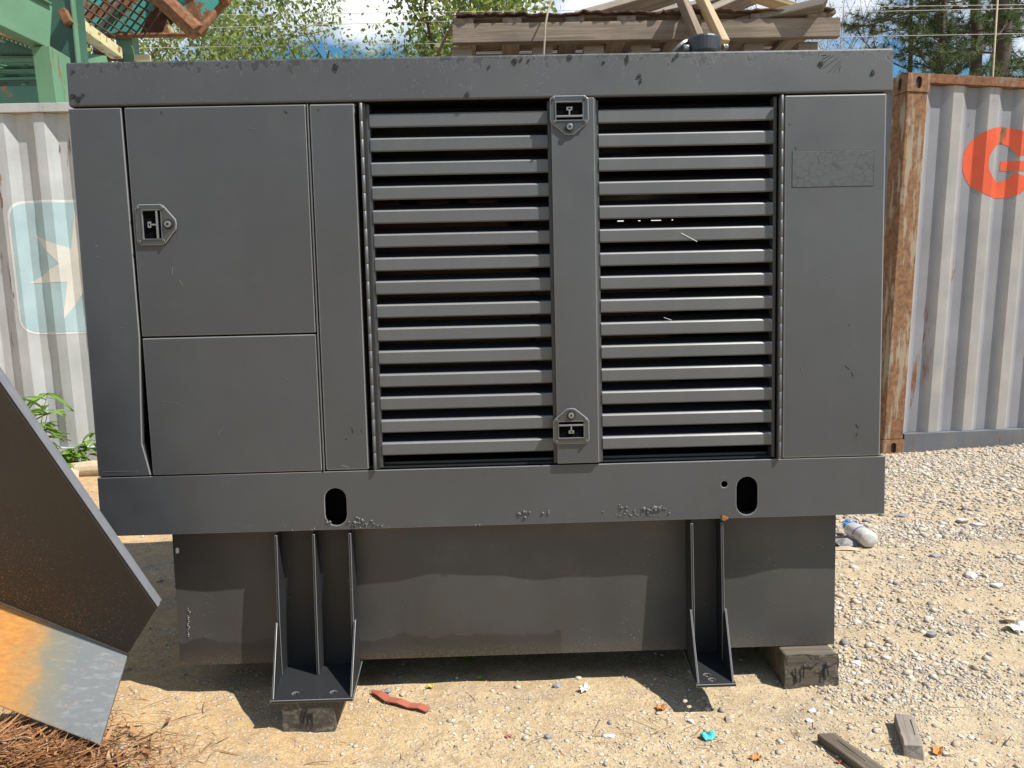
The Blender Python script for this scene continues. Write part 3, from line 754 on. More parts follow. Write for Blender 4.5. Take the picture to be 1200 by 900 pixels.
# ------------------------------------------------------------------ timbers and offcuts
def block(name, x0, x1, y0, y1, z0, z1, rz, label, jit=.004):
    """weathered square timber lying along Y, end grain to the front"""
    c = Vector(((x0 + x1) / 2, y0, z0))
    r = empty(name, c, label, 'timber'); r.rotation_euler = (0, 0, rz)
    hx = (x1 - x0) / 2; h = z1 - z0; L = y1 - y0
    bm = bmesh.new(); bmesh.ops.create_grid(bm, x_segments=8, y_segments=6, size=1)
    bm.verts.index_update()
    front = [(v.co.x * hx, v.co.y) for v in bm.verts]; fs = [tuple(v.index for v in f.verts) for f in bm.faces]; bm.free()
    vs = [(x + random.uniform(-1, 1) * jit * .3, .002 + random.uniform(0, 1) * jit, h * (.5 + z * .5) + random.uniform(-1, 1) * jit * .3) for x, z in front]
    MB().add(vs, fs).build('end_face', M['endgrain'], r, smooth=False)
    b = MB().box(-hx, hx, .006, L, 0, h)
    for v in b.v: v += Vector((random.uniform(-1, 1) * jit * .5, 0, random.uniform(-1, 1) * jit * .3))
    body = b.build('timber_body', M['timber'], r, .006, 2)
    ck = MB()
    for k in range(4):
        x = random.uniform(-hx * .7, hx * .7); z = random.uniform(.2, .5) * h
        ck.beam((x, .0015, z), (x + random.uniform(-.012, .012), .0015, min(h * .92, z + random.uniform(.3, .5) * h)), .003, .0022)
    ck.build('crack', M['black'], r)
    return r
block('timber_block', -.548, -.418, -.147, .72, GZ - .004, FZ0 - .0008, .0, 'dark weathered timber block under the left support foot')
block('timber_block', .775, .924, -.004, .95, GZ - .004, TZ0 - .002, -.02, 'grey cracked timber block under the right end of the tank', .007)

def offcut(p0, p1, w, t, label, mat):
    r = empty('wood_offcut', (p0 + p1) / 2, label, 'wood')
    r.rotation_euler = (0, 0, 0)
    mb = MB(); d = (p1 - p0); L = d.length
    n = 7
    vs = []
    for i in range(n + 1):
        f = i / n
        for a, b in ((-1, -1), (1, -1), (1, 1), (-1, 1)):
            vs.append(((f - .5) * L + random.uniform(-1, 1) * .002 + (random.uniform(-.012, .012) if i in (0, n) else 0), a * w / 2 * random.uniform(.93, 1.04), b * t / 2 * random.uniform(.9, 1.06)))
    fs = [(0, 3, 2, 1), (4 * n, 4 * n + 1, 4 * n + 2, 4 * n + 3)] + [(4 * i + j, 4 * i + (j + 1) % 4, 4 * i + 4 + (j + 1) % 4, 4 * i + 4 + j) for i in range(n) for j in range(4)]
    body = mb.add(vs, fs).build('board', mat, r, .002, 1)
    body.rotation_euler = (0, 0, math.atan2(d.y, d.x))
    ckm = MB()
    for k in range(1):
        y = random.uniform(-.3, .3) * w; ckm.beam((-L * .3, y, t / 2 - .0002), (L * random.uniform(-.1, .35), y + random.uniform(-.006, .006), t / 2 - .0002), .0012, .0012)
    ck = ckm.build('crack', M['black'], r); ck.rotation_euler = body.rotation_euler
    return r
a, b = atz(968, 872), atz(1030, 918); a.z = b.z = GZ + .014
offcut(a, b, .045, .028, 'grey split board piece lying at the lower edge, nearest the camera', M['timber'])
a, b = atz(1058, 850), atz(1070, 888); a.z = b.z = GZ + .016
offcut(a, b, .042, .034, 'short grey wood stub pointing at the camera beside the split board', M['pallet_grey'])

# ------------------------------------------------------------------ steel hopper corner in the left foreground
A1, A0 = at(150, 766, -.12), at(-170, 637, -.12)
T0 = at(0, 450, -.302)
n_w = (A1 - A0).cross(T0 - A0).normalized()
if n_w.y > 0: n_w = -n_w
Tc = atplane(183, 712, A1, n_w); Tt = atplane(-170, 207, A1, n_w)
buck = empty('steel_bucket', (A1.x, A1.y, GZ), 'dark brown steel bucket corner standing in pine straw, with a rusty sunlit floor plate', 'bucket')
def local(parent, pts): return [Vector(p) - parent.location for p in pts]
wall = MB().prism(local(buck, [A0, A1, Tc, Tt]), -n_w * .013).build('side_wall', M['bucket'], buck, .003)
e1 = (Tt - Tc).normalized(); inw = n_w.cross(e1).normalized()
if inw.dot(A0 - Tc) < 0: inw = -inw
mb = MB().prism(local(buck, [Tc - n_w * .016, Tt - n_w * .016, Tt - n_w * .016 + inw * .022, Tc - n_w * .016 + inw * .022]), -n_w * .014)
mb.build('edge_bar', M['bucket_edge'], buck, .003)
MB().prism(local(buck, [Tc - inw * .0015 - n_w * .001, Tt - inw * .0015 - n_w * .001, Tt - inw * .0015 - n_w * .012, Tc - inw * .0015 - n_w * .012]), -inw * .0035).build('edge_strip', M['bucket_edge'], buck, .001)
B1, B0 = at(117, 873, -.24), at(-170, 762, -.24)
n_f = (A1 - A0).cross(B1 - A0).normalized()
if n_f.z < 0: n_f = -n_f
g = (B1 - A1) * .012
fp = MB().prism([A0 + g, A1 + g, B1, B0], -n_f * .014).build('floor_plate', M['plate'], None, .002)
fp.parent = buck; fp.matrix_parent_inverse = Matrix.Translation(-buck.location)
tag(fp, 'sunlit floor plate, orange rust fading into worn grey')

# pine straw and leaf litter round the bucket
lc = atz(55, 905)
def mound_z(x, y):
    return GZ + .115 * np.exp(-(((x - lc.x + .16) / .21) ** 2 + ((y + .36) / .17) ** 2)) - .006
xs = np.linspace(lc.x - .9, lc.x + .28, 60); ys = np.linspace(-.85, .02, 44)
MX, MY = np.meshgrid(xs, ys); MZ = mound_z(MX, MY) + .004 * vnoise(MX, MY, 40, 5)
ii = (np.arange(43)[:, None] * 60 + np.arange(59)[None, :]).ravel()
md = fast_mesh('litter_mound', np.stack([MX.ravel(), MY.ravel(), MZ.ravel()], 1), np.stack([ii, ii + 1, ii + 61, ii + 60], 1), 4, M['mound'], smooth=True)
tag(md, 'low brown heap of soil and leaf litter at lower left', 'litter', kind='stuff')
def strips(n, center, sd, zf, lmin, lmax, w, lift=.012):
    V = []; Fc = []
    for i in range(n):
        x = RNG.normal(center[0], sd[0]); y = RNG.normal(center[1], sd[1])
        z = float(zf(x, y)) + RNG.random() * lift + .002
        a = RNG.random() * 6.283; L = RNG.uniform(lmin, lmax); cu = RNG.normal(0, .7); pit = RNG.normal(0, .22)
        ww = w * RNG.uniform(.6, 1.5); k = len(V); p = np.array([x, y, z])
        for s in range(4):
            d = np.array([math.cos(a), math.sin(a), pit]); sd_ = np.array([-math.sin(a), math.cos(a), 0]) * ww * (.35, 1, .85, .15)[s]
            V.append(p - sd_); V.append(p + sd_ + np.array([0, 0, .0006])); p = p + d * L / 3; a += cu / 3
        for s in range(3): Fc.append((k + 2 * s, k + 2 * s + 1, k + 2 * s + 3, k + 2 * s + 2))
    return V, Fc
V, Fc = strips(5600, (lc.x - .14, -.36), (.17, .13), mound_z, .03, .10, .0011, .024)
V2, F2 = strips(900, (lc.x - .15, -.36), (.16, .12), mound_z, .03, .07, .0038, .026)
k = len(V); V += V2; Fc += [tuple(i + k for i in f) for f in F2]
V3, F3 = strips(260, (lc.x + .12, -.24), (.12, .07), lambda x, y: gz(x, y), .03, .09, .0008, .004)
k = len(V); V += V3; Fc += [tuple(i + k for i in f) for f in F3]
V3, F3 = strips(160, (.5, -.2), (.7, .1), lambda x, y: gz(x, y), .02, .07, .0008, .004)
k = len(V); V += V3; Fc += [tuple(i + k for i in f) for f in F3]
ps = fast_mesh('pine_straw', np.array(V), np.array(Fc), 4, M['straw'])
tag(ps, 'dry orange brown pine straw and curled leaves', 'pine straw', kind='stuff')

# ------------------------------------------------------------------ shipping containers
PER, OUT, SL, INN, CD = .278, .072, .068, .070, .036
def corr(x):
    """depth of the corrugation behind the outer face"""
    f = x % PER
    if f < OUT: return 0.0
    if f < OUT + SL: return CD * (f - OUT) / SL
    if f < OUT + SL + INN: return CD
    return CD * (1 - (f - OUT - SL - INN) / SL)
def breaks(x0, x1):
    b = [x0, x1]; k = math.floor(x0 / PER) - 1
    while k * PER < x1 + PER:
        for q in (0, OUT, OUT + SL, OUT + SL + INN):
            x = k * PER + q
            if x0 + 1e-5 < x < x1 - 1e-5: b.append(x)
        k += 1
    return sorted(b)
def drape(tris, yoff, phase, base):
    """cut flat print (x,z triangles) at the folds and lay it on the corrugated sheet"""
    mb = MB()
    for tri in tris:
        xs = [p[0] for p in tri]; bs = breaks(min(xs) + phase, max(xs) + phase)
        for a, b in zip(bs[:-1], bs[1:]):
            poly = [(p[0] + phase, p[1]) for p in tri]
            for lim, sgn in ((a, 1), (b, -1)):
                out = []
                for i in range(len(poly)):
                    p, q = poly[i], poly[(i + 1) % len(poly)]
                    ip, iq = sgn * (p[0] - lim) >= -1e-9, sgn * (q[0] - lim) >= -1e-9
                    if ip: out.append(p)
                    if ip != iq:
                        t = (lim - p[0]) / (q[0] - p[0]); out.append((lim, p[1] + t * (q[1] - p[1])))
                poly = out
                if len(poly) < 3: break
            if len(poly) < 3: continue
            ar = sum(poly[i][0] * poly[(i + 1) % len(poly)][1] - poly[(i + 1) % len(poly)][0] * poly[i][1] for i in range(len(poly)))
            if abs(ar) < 1e-7: continue
            mid = (a + b) / 2; e = 1e-6
            def dy(x): return corr(min(max(x, a + e), b - e))
            mb.add([(x - phase, base + dy(x) - yoff, z) for x, z in poly], [tuple(range(len(poly)))])
    return mb
def fan(poly):
    c = (sum(p[0] for p in poly) / len(poly), sum(p[1] for p in poly) / len(poly))
    return [(c, poly[i], poly[(i + 1) % len(poly)]) for i in range(len(poly))]

def casting(mb, x0, x1, y0, y1, z0, z1): pass
def container(name, loc, rot, length, phase, side_mat, post_mat, rail_mat, label, low_mat=None):
    """front long side in the local plane y=0, from x=0 to x=length; 2.59 high, 2.44 deep"""
    H, D, cw = 2.59, 2.44, .165
    r = empty(name, loc, label, 'container', 'shipping containers'); r.rotation_euler = rot
    x0, x1 = cw, length - cw; yb = .022
    bs = breaks(x0 + phase, x1 + phase); e = 1e-6
    vs = []; fs = []
    for i, b in enumerate(bs):
        y = yb + corr(b + (e if i == 0 else -e) if i in (0, len(bs) - 1) else b)
        vs += [(b - phase, y, .158), (b - phase, y, H - .062)]
    for i in range(len(bs) - 1): fs.append((2 * i, 2 * i + 2, 2 * i + 3, 2 * i + 1))
    mb = MB().add(vs, fs); side = mb.build('corrugated_side', side_mat, r)
    MB().box(x0, x1, .003, .075, H - .060, H - .0).build('top_rail', rail_mat, r, .003)
    MB().box(x0, x1, .004, .012, .02, .156).box(x0, x1, .0122, .06, .148, .156).build('bottom_rail', low_mat or side_mat, r, .0015)
    MB().box(x0 - .05, x1 + .05, .09, D - .03, .04, .15).build('under_floor', M['black'], r)
    MB().box(.06, length - .06, .076, D - .02, H - .025, H - .012).build('roof', side_mat, r)
    MB().box(x0, x1, D - .05, D - .012, .02, H - .03).build('rear_side', side_mat, r)
    for xe in (0, length):
        s = 1 if xe == 0 else -1
        bse = breaks(cw, D - cw); ve = []; fe = []
        for i, b in enumerate(bse):
            x = xe + s * (.02 + corr(b)); ve += [(x, b, .158), (x, b, H - .062)]
        for i in range(len(bse) - 1): fe.append((2 * i, 2 * i + 2, 2 * i + 3, 2 * i + 1))
        MB().add(ve, fe).build('corrugated_end', side_mat, r)
        MB().box(min(xe + s * .004, xe + s * .08), max(xe + s * .004, xe + s * .08), cw, D - cw, H - .06, H).build('end_rail', rail_mat, r)
        MB().box(min(xe + s * .004, xe + s * .08), max(xe + s * .004, xe + s * .08), cw, D - cw, .02, .156).build('end_rail', rail_mat, r)
        for ye in (0, D):
            sy = 1 if ye == 0 else -1
            xa, xb = sorted((xe + s * .006, xe + s * (cw - .008))); ya, yb2 = sorted((ye + sy * .006, ye + sy * (cw - .01)))
            MB().box(xa, xb, ya, yb2, .1185, H - .1185).build('corner_post', post_mat, r, .006)
            for zc in (0, H - .118):
                xa, xb = sorted((xe, xe + s * cw)); ya, yb2 = sorted((ye, ye + sy * cw))
                cs = MB().box(xa + .012, xb - .012, ya + .012, yb2 - .012, zc + .002, zc + .116)
                cs.build('casting_core', M['black'], r)
                cc = MB()
                front = ya if ye == 0 else yb2
                zm = zc + .059
                cc.plate([(xa, zc), (xb, zc), (xb, zc + .118), (xa, zc + .118)], [slot((xa + xb) / 2 , zm, .042, .078, 6)], ya if ye == 0 else yb2 - .011, ya + .011 if ye == 0 else yb2)
                xe0 = xa if s == 1 else xb - .011
                pl = MB().plate([(ya + .0112, zc), (yb2 - .0112, zc), (yb2 - .0112, zc + .118), (ya + .0112, zc + .118)], [slot((ya + yb2) / 2, zm, .042, .078, 6)], xe0, xe0 + .011)
                for v in pl.v: v.x, v.y = v.y, v.x
                cc.add(pl.v, pl.f)
                xi0, xi1 = (xb - .011, xb) if s == 1 else (xa, xa + .011)
                cc.box(xi0, xi1, ya + .0112, yb2 - .0112, zc, zc + .118)
                cc.box(xa + .0112, xb - .0112, ya + .0112, yb2 - .0112, zc + .107, zc + .118)
                cc.build('corner_casting', post_mat, r)
    return r
RC_ROT = (.055, .013, .159)
rc = container('shipping_container', (2.713, 3.294, -.054), RC_ROT, 6.06, .19, M['cont_grey'], M['cont_post'], M['cont_rail_rust'],
               'blue grey corrugated shipping container with rusty corner post and orange letter G', M['cont_low'])
rc.rotation_mode = 'XYZ'
# orange G printed on the side
mw = Matrix.Translation(rc.location) @ Matrix.Rotation(RC_ROT[2], 4, 'Z') @ Matrix.Rotation(RC_ROT[1], 4, 'Y') @ Matrix.Rotation(RC_ROT[0], 4, 'X')
def on_face(px, py, m):
    n = m.to_3x3() @ Vector((0, 1, 0)); p = atplane(px, py, m.translation + n * .03, n); return m.inverted() @ p
gl, gt, gb = on_face(1131, 190, mw), on_face(1168, 148, mw), on_face(1166, 232, mw)
gcz = (gt.z + gb.z) / 2; rz_ = (gt.z - gb.z) / 2; rx_ = on_face(1175, 190, mw).x - gl.x; gcx = gl.x + rx_
tris = []; th = .60
def E(a, k): return (gcx + rx_ * k * math.cos(a), gcz + rz_ * (k if k == 1 else 1 - (1 - k) * .78) * math.sin(a))
N = 44; a0, a1 = math.radians(20), math.radians(330)
for i in range(N):
    p, q = a0 + (a1 - a0) * i / N, a0 + (a1 - a0) * (i + 1) / N
    A, B, C_, D_ = E(p, 1), E(q, 1), E(q, 1 - th), E(p, 1 - th)
    tris += [(A, B, C_), (A, C_, D_)]
bx0, bx1 = gcx + rx_ * .02, gcx + rx_ * .99
def rect(x0, x1, z0, z1): return [((x0, z0), (x1, z0), (x1, z1)), ((x0, z0), (x1, z1), (x0, z1))]
tris += rect(bx0, bx1, gcz - rz_ * .22, gcz + rz_ * .06)
tris += rect(gcx + rx_ * .60, bx1, gcz - rz_ * .62, gcz - rz_ * .22)
lo = drape(tris, .0018, .19, .022).build('painted_letter', M['orange_print'], rc)
tag(lo, 'orange red letter G painted across the corrugations')

LC_LEN = 6.06
lc_loc = (-2.06 - LC_LEN, 3.66, -.045)
LPH = .05
lcont = container('shipping_container', lc_loc, (.055, .0, .0), LC_LEN, LPH, M['cont_white'], M['cont_white'], M['cont_white'],
                  'dirty white corrugated shipping container with a star on a light blue square')
lm = Matrix.Translation(lc_loc) @ Matrix.Rotation(.055, 4, 'X')
q0, q1 = on_face(20, 238, lm), on_face(22, 390, lm)
S = q0.z - q1.z; sx0 = (q0.x + q1.x) / 2 - .01; scx, scz = sx0 + S / 2, (q0.z + q1.z) / 2
def rrect(cx, cz, w, h, r, n=6):
    pts = []
    for qx, qz, a in ((1, 1, 0), (-1, 1, 90), (-1, -1, 180), (1, -1, 270)):
        for k in range(n + 1):
            t = math.radians(a + 90 * k / n); pts.append((cx + qx * (w / 2 - r) + r * math.cos(t), cz + qz * (h / 2 - r) + r * math.sin(t)))
    return pts
drape(fan(rrect(scx, scz, S + .035, S + .035, .12)), .0012, LPH, .022).build('painted_border', M['white_print'], lcont)
drape(fan(rrect(scx, scz, S, S, .105)), .0024, LPH, .022).build('painted_square', M['blue_print'], lcont)
star = []
for k in range(14):
    rr = S * (.44 if k % 2 == 0 else .165); a = math.radians(144 + k * 180 / 7); star.append((scx + rr * math.cos(a), scz + rr * math.sin(a)))
so = drape([((scx, scz), star[i], star[(i + 1) % 14]) for i in range(14)], .0036, LPH, .022).build('painted_star', M['cream_print'], lcont)
tag(so, 'cream seven pointed star painted on the light blue square')

# ------------------------------------------------------------------ green machine frame and rusty hopper on the left container
gm = empty('green_steel_frame', (-3.3, 3.7, 2.545), 'green painted steel machine frame standing on top of the white container', 'machine frame')
def gbeam(name, p0, p1, w, h, mat, up=(0, 0, 1), parent=gm, bev=.006):
    mb = MB().beam(Vector(p0) - parent.location, Vector(p1) - parent.location, w, h, up); return mb.build(name, mat, parent, bev)
RZ = 2.545
# leg in front
p = at(60, 88, 3.62)
gbeam('leg', (p.x, 3.68, RZ), (p.x - .02, 3.68, at(56, 58, 3.62).z), .26, .125, M['green'], (1, 0, 0))
# big near box beam running toward the viewer and left
b0, b1 = at(54, 34, 3.64), at(-140, -62, 2.75)
gbeam('main_beam', b0, b1, .11, .30, M['green'])
gbeam('beam_flange', b0 + Vector((0, .0, .155)), b1 + Vector((0, 0, .155)), .17, .012, M['green'])
# column coloured darker for its shade, lighter strip added as its lit edge
c0 = at(82, 70, 4.0)
gbeam('column', (c0.x, 4.02, RZ), (c0.x - .03, 4.02, 4.2), .17, .19, M['green_dark'], (1, 0, 0))
gbeam('column_lit_edge', (c0.x + .105, 3.93, RZ + .02), (c0.x + .07, 3.93, 4.2), .05, .02, M['green'], (1, 0, 0))
# cross beams, trays and back panel
gbeam('cross_beam', at(-160, 58, 3.9), at(50, 58, 3.9), .1, .07, M['green_dark'])
gbeam('cross_beam', at(-160, 70, 3.95), at(44, 69, 3.95), .05, .014, M['green'])
gbeam('cross_beam', at(70, 66, 4.1), at(122, 73, 4.5), .08, .09, M['green'])
bp = at(-170, 108, 4.9); bq = at(52, 30, 4.9)
MB().box(bp.x - gm.location.x, bq.x - gm.location.x, 4.9 - 3.7, 4.93 - 3.7, 0.0, bq.z - RZ).build('back_panel', M['green_dark'], gm)
for k, (py, Y) in enumerate(((76, 4.0), (86, 4.15), (97, 4.3))):
    a, b = at(-170, py, Y), at(44, py + 1, Y)
    tr = MB()
    n = 16; L = (b.x - a.x)
    tr.plate([(a.x, 0), (b.x, 0), (b.x, .16), (a.x, .16)], [circ(a.x + L * (i + .5) / n, .08 + (.03 if i % 2 else -.03), .022, 8) for i in range(n)], 0, .006)
    for v in tr.v:
        x, y, z = v; v.x, v.y, v.z = x - gm.location.x, Y + z * 1.6 - 3.7, a.z - y - RZ + z * .22
    tr.build('perforated_tray', M['green'] if k < 2 else M['green_dark'], gm)
for k in range(9):
    a = at(-6 + k * 5.2, 39 + k * 1.9, 3.8); gbeam('grate_bar', a, a + Vector((.02, .5, .01)), .012, .035, M['green'], bev=0)
gbeam('grate_rail', at(-30, 30, 3.8), at(42, 55, 3.8), .02, .02, M['rust'])
# cream yellow diagonal beam
gbeam('diagonal_beam', at(78, 20, 3.95), at(137, 63, 4.7), .10, .085, M['cream_beam'])
gbeam('rusty_bracket', at(76, 14, 3.92), at(84, 30, 3.92), .06, .12, M['rust'], (0, -1, 0))
# rear post
rp_ = at(147, 60, 4.9)
gbeam('rear_post', (rp_.x, 4.95, RZ), (rp_.x, 4.95, at(147, 40, 4.95).z), .13, .14, M['green'], (1, 0, 0))
gbeam('rear_plate', at(158, 68, 4.9), at(176, 68, 4.9), .05, .05, M['cream_beam'])
# dark motor lump at the foot of the diagonal
mp = at(125, 62, 4.75) - gm.location
MB().tube([mp + Vector((-.1, 0, 0)), mp + Vector((.1, .05, 0))], .055, 12).build('roller', M['rust_dark'], gm, smooth=True)

hp = empty('rusty_hopper', (-2.9, 5.0, at(170, 41, 4.9).z), 'teal steel hopper with heavy rust and a bar screen, held on the green frame', 'hopper')
def hpoly(name, pts, Y, t, mat, Ys=None):
    P = [at(px, py, (Ys[i] if Ys else Y)) - hp.location for i, (px, py) in enumerate(pts)]
    return MB().prism(P, (0, t, 0)).build(name, mat, hp, .002)
hpoly('front_panel', [(112, 41), (182, 41), (182, -40), (150, -60), (60, -60)], 4.95, .02, M['teal'])
hpoly('side_panel', [(186, 12), (232, 36), (262, 0), (250, -60), (186, -60)], 4.86, .02, M['teal'])
hpoly('rust_panel', [(163, 41), (192, 41), (214, 10), (180, 6)], 4.90, .015, M['rust_dark'])
hpoly('brace_plate', [(100, 44), (118, 41), (150, 6), (138, 6)], 4.84, .02, M['green_dark'])
hpoly('brace_plate', [(190, 39), (204, 39), (196, 22)], 4.88, .012, M['cream_beam'])
def hbeam(name, a, b, Ya, Yb, r, mat): return MB().tube([at(*a, Ya) - hp.location, at(*b, Yb) - hp.location], r, 8).build(name, mat, hp, smooth=False)
hbeam('bottom_edge', (112, 42), (228, 41), 4.86, 4.8, .022, M['rust'])
hbeam('rim_tube', (168, -22), (231, 38), 4.6, 4.6, .075, M['rust'])
hbeam('rim_tube', (231, 38), (238, 30), 4.62, 4.64, .05, M['rust'])
hbeam('rim_tube', (234, 36), (268, -2), 4.72, 4.9, .030, M['rust'])
hbeam('rim_tube', (262, 2), (290, -40), 4.8, 5.0, .05, M['rust'])
hbeam('rim_tube', (150, -30), (275, -30), 4.7, 4.9, .05, M['rust'])
# bar screen, crossing thin bars
for k in range(9):
    a = (93 + k * 9.0, 27 + k * 2.4); hbeam('screen_bar', a, (a[0] + 42, a[1] - 58), 4.72, 4.72, .0075, M['rust_dark'])
for k in range(8):
    f = min(1.0, .42 + .14 * k); y0 = 22 - 11 * k
    hbeam('screen_bar', (86, y0), (86 + 88 * f, y0 + 58 * f), 4.705, 4.705, .0075, M['rust_dark'])

# ------------------------------------------------------------------ wooden pallet on a tall crate behind the generator
PX0, PX1, PY0, PD = -.147, 1.574, 1.5, 1.1
crate = empty('wooden_crate', (.71, 2.05, GZ), 'tall slatted wooden crate behind the generator, carrying the pallet', 'crate')
for x in (PX0 + .1, PX1 - .1):
    for y in (PY0 + .1, PY0 + PD - .1): plank('crate_post', (x, y, GZ), (x, y, 2.085), .09, .09, M['pallet_grey'], crate, (0, 1, 0))
for k in range(10):
    z = .12 + k * .205
    plank('crate_board', (PX0 + .03, PY0 + .043, z), (PX1 - .03, PY0 + .043, z), .13, .02, M['pallet'], crate)
    plank('crate_board', (PX1 - .043, PY0 + .07, z), (PX1 - .043, PY0 + PD - .07, z), .13, .02, M['pallet'], crate)
    plank('crate_board', (PX0 + .043, PY0 + .07, z), (PX0 + .043, PY0 + PD - .07, z), .13, .02, M['pallet'], crate)
pal = empty('wooden_pallet', (.71, 2.05, 2.09), 'wide weathered brown wooden pallet seen above the generator roof', 'pallet')
for k in range(3):
    y = PY0 + .02 + k * (PD - .04) / 2
    plank('stringer', (PX0, y, 2.241), (PX1, y, 2.241), .082, .038, M['pallet'], pal)
for k in range(3):
    y = PY0 + .05 + k * (PD - .1) / 2
    plank('bottom_board', (PX0 + .005, y, 2.102), (PX1 - .005, y, 2.102), .022, .09, M['pallet'], pal)
for f in (.0, .22, .36, .49, .63, .80, .95):
    x = PX0 + .04 + f * (PX1 - PX0 - .08)
    for y in (PY0 + .10, PY0 + PD - .05): plank('spacer_block', (x - .045, y, 2.156), (x + .045, y, 2.156), .084, .09, M['pallet_grey'], pal)
for f in (.005, .135, .305, .445, .62, .81, .965):
    x = PX0 + .045 + f * (PX1 - PX0 - .09)
    plank('deck_cleat', (x, PY0 + .012, 2.296), (x, PY0 + PD - .01, 2.296), .026, .085, M['pallet_grey'], pal)
for k in range(7):
    y = PY0 + .09 + k * .155
    plank('deck_board', (PX0 + .005, y, 2.319), (PX1 - .005, y, 2.319), .018, .11, M['pallet'], pal)
# ragged bark strip hanging over the deck edge
n = 90; V = []; Fc = []
for i in range(n + 1):
    x = PX0 + .02 + (PX1 - PX0 - .05) * i / n
    w = .003 * math.sin(i * .23) + .0025 * math.sin(i * .61 + 1) + random.uniform(-.0035, .0035) + (.012 * random.random() if random.random() < .12 else 0)
    V += [(x, PY0 - .012 + random.uniform(-.006, .006), 2.318 + w), (x, PY0 + .16, 2.332 + w * .6)]
    if i: Fc.append((2 * i - 2, 2 * i, 2 * i + 1, 2 * i - 1))
bk = MB().add(V, Fc).build('bark_sheet', M['bark_sheet'], None)
m_ = bk.modifiers.new('thick', 'SOLIDIFY'); m_.thickness = .006
tag(bk, 'ragged dark bark strip lying along the top of the pallet', 'bark')
# loose broken boards thrown on the pallet
LB = [
    ((668, 30), (815, -14), 1.62, 1.85, .13, .03, 'pallet_grey', 'long grey board rising to the right across the pallet, nearest the cord', (0, -1, .25)),
    ((700, 34), (850, 2), 1.9, 2.1, .10, .025, 'pallet_grey', 'pale thin board lying behind the long grey board on the pallet', (0, -1, .3)),
    ((796, -8), (822, 52), 1.46, 1.38, .075, .028, 'pallet', 'brown leaning board, left of the two crossing the pallet front', (0, -1, 0)),
    ((818, -10), (849, 54), 1.50, 1.36, .075, .026, 'fresh', 'freshly split pale board, right of the two crossing the pallet front', (0, -1, 0)),
    ((815, 24), (905, -14), 1.75, 1.95, .13, .03, 'pallet_grey', 'broad dark board slanting up in the middle of the heap', (0, -1, .2)),
    ((858, 33), (966, 8), 1.60, 1.50, .12, .034, 'pallet_grey', 'thick board with a sawn end pointing right above the pallet', (0, -1, .15)),
    ((880, -6), (962, 20), 1.8, 1.75, .06, .022, 'fresh', 'thin pale lath sloping down behind the sawn ended board', (0, -1, .2)),
    ((755, 6), (880, 20), 2.2, 2.2, .06, .022, 'pallet', 'narrow board lying flat at the back of the heap', (0, -1, .2)),
]
for (a, b, Ya, Yb, w, t, mt, lab, up) in LB:
    A, B = at(*a, Ya), at(*b, Yb); mid = (A + B) / 2
    bo = plank('broken_board', A, B, w, t, M[mt], None, up, .012)
    tag(bo, lab, 'board', 'broken boards heaped on the pallet')

# exhaust outlet with clamp and rain flap on the roof
ex = empty('exhaust_outlet', (.655, .40, ZT), 'dark exhaust stub with clamp and open rain flap on the generator roof', 'exhaust')
ec = at(824, 50, .40); ex.location.x = ec.x
hz = at(824, 45, .40).z - ZT
MB().tube([(0, 0, .0), (0, 0, hz - .008)], .042, 24).build('pipe', M['dark_metal'], ex, .002, smooth=False)
MB().tube([(0, 0, hz - .052), (0, 0, hz - .044), (0, 0, hz - .006), (0, 0, hz)], [.047, .0505, .0505, .047], 28).build('clamp_band', M['dark_metal'], ex, .002)
for s in (-1, 1):
    MB().tube([(s * .050, -.028, hz - .036), (s * .066, -.024, hz - .036)], .010, 10).build('clamp_ear', M['mid_metal'], ex, .002)
    MB().tube([(s * .060, -.036, hz - .036), (s * .060, -.022, hz - .036)], .006, 8).build('clamp_bolt', M['steel'], ex, .001)
fl_ = MB().tube([(-.066, .02, hz - .034), (-.072, .022, hz - .026)], .044, 24).build('rain_flap', M['mid_metal'], ex, .002)

# ------------------------------------------------------------------ trees
def branchy(seed, base, H, r0, spread, levels, first=.35, lean=(0, 0), nb=(7, 5, 4), up=.35):
    rg = random.Random(seed); mb = MB(); tips = []
    def limb(p, d, L, r, lev, n=5):
        path = [p]; rad = [r]; q = p.copy(); dd = d.copy()
        for i in range(n):
            dd = (dd + Vector((rg.gauss(0, .13), rg.gauss(0, .13), rg.gauss(0, .08) + (.03 if lev else 0)))).normalized()
            q = q + dd * L / n; path.append(q.copy()); rad.append(max(r * (1 - .8 * (i + 1) / n), .006))
        mb.tube(path, rad, 8 if lev == 0 else (6 if lev == 1 else 4), cap=False)
        if lev >= levels:
            tips.extend(path[1:]); return
        k = nb[min(lev, len(nb) - 1)]
        for j in range(k):
            f = (first if lev == 0 else .25) + (1 - (first if lev == 0 else .25)) * (j + rg.random()) / k
            i = min(int(f * n), n - 1); pp = path[i].lerp(path[i + 1], f * n - i)
            a = rg.random() * 6.283
            nd = (Vector((math.cos(a), math.sin(a), up + rg.gauss(0, .2))).normalized() * spread + d * (1 - spread)).normalized()
            limb(pp, nd, L * (.52 if lev == 0 else .55) * rg.uniform(.7, 1.15), rad[i] * .55, lev + 1, 4)
    limb(Vector(base), Vector((lean[0], lean[1], 1)).normalized(), H, r0, 0, 8)
    return mb, tips
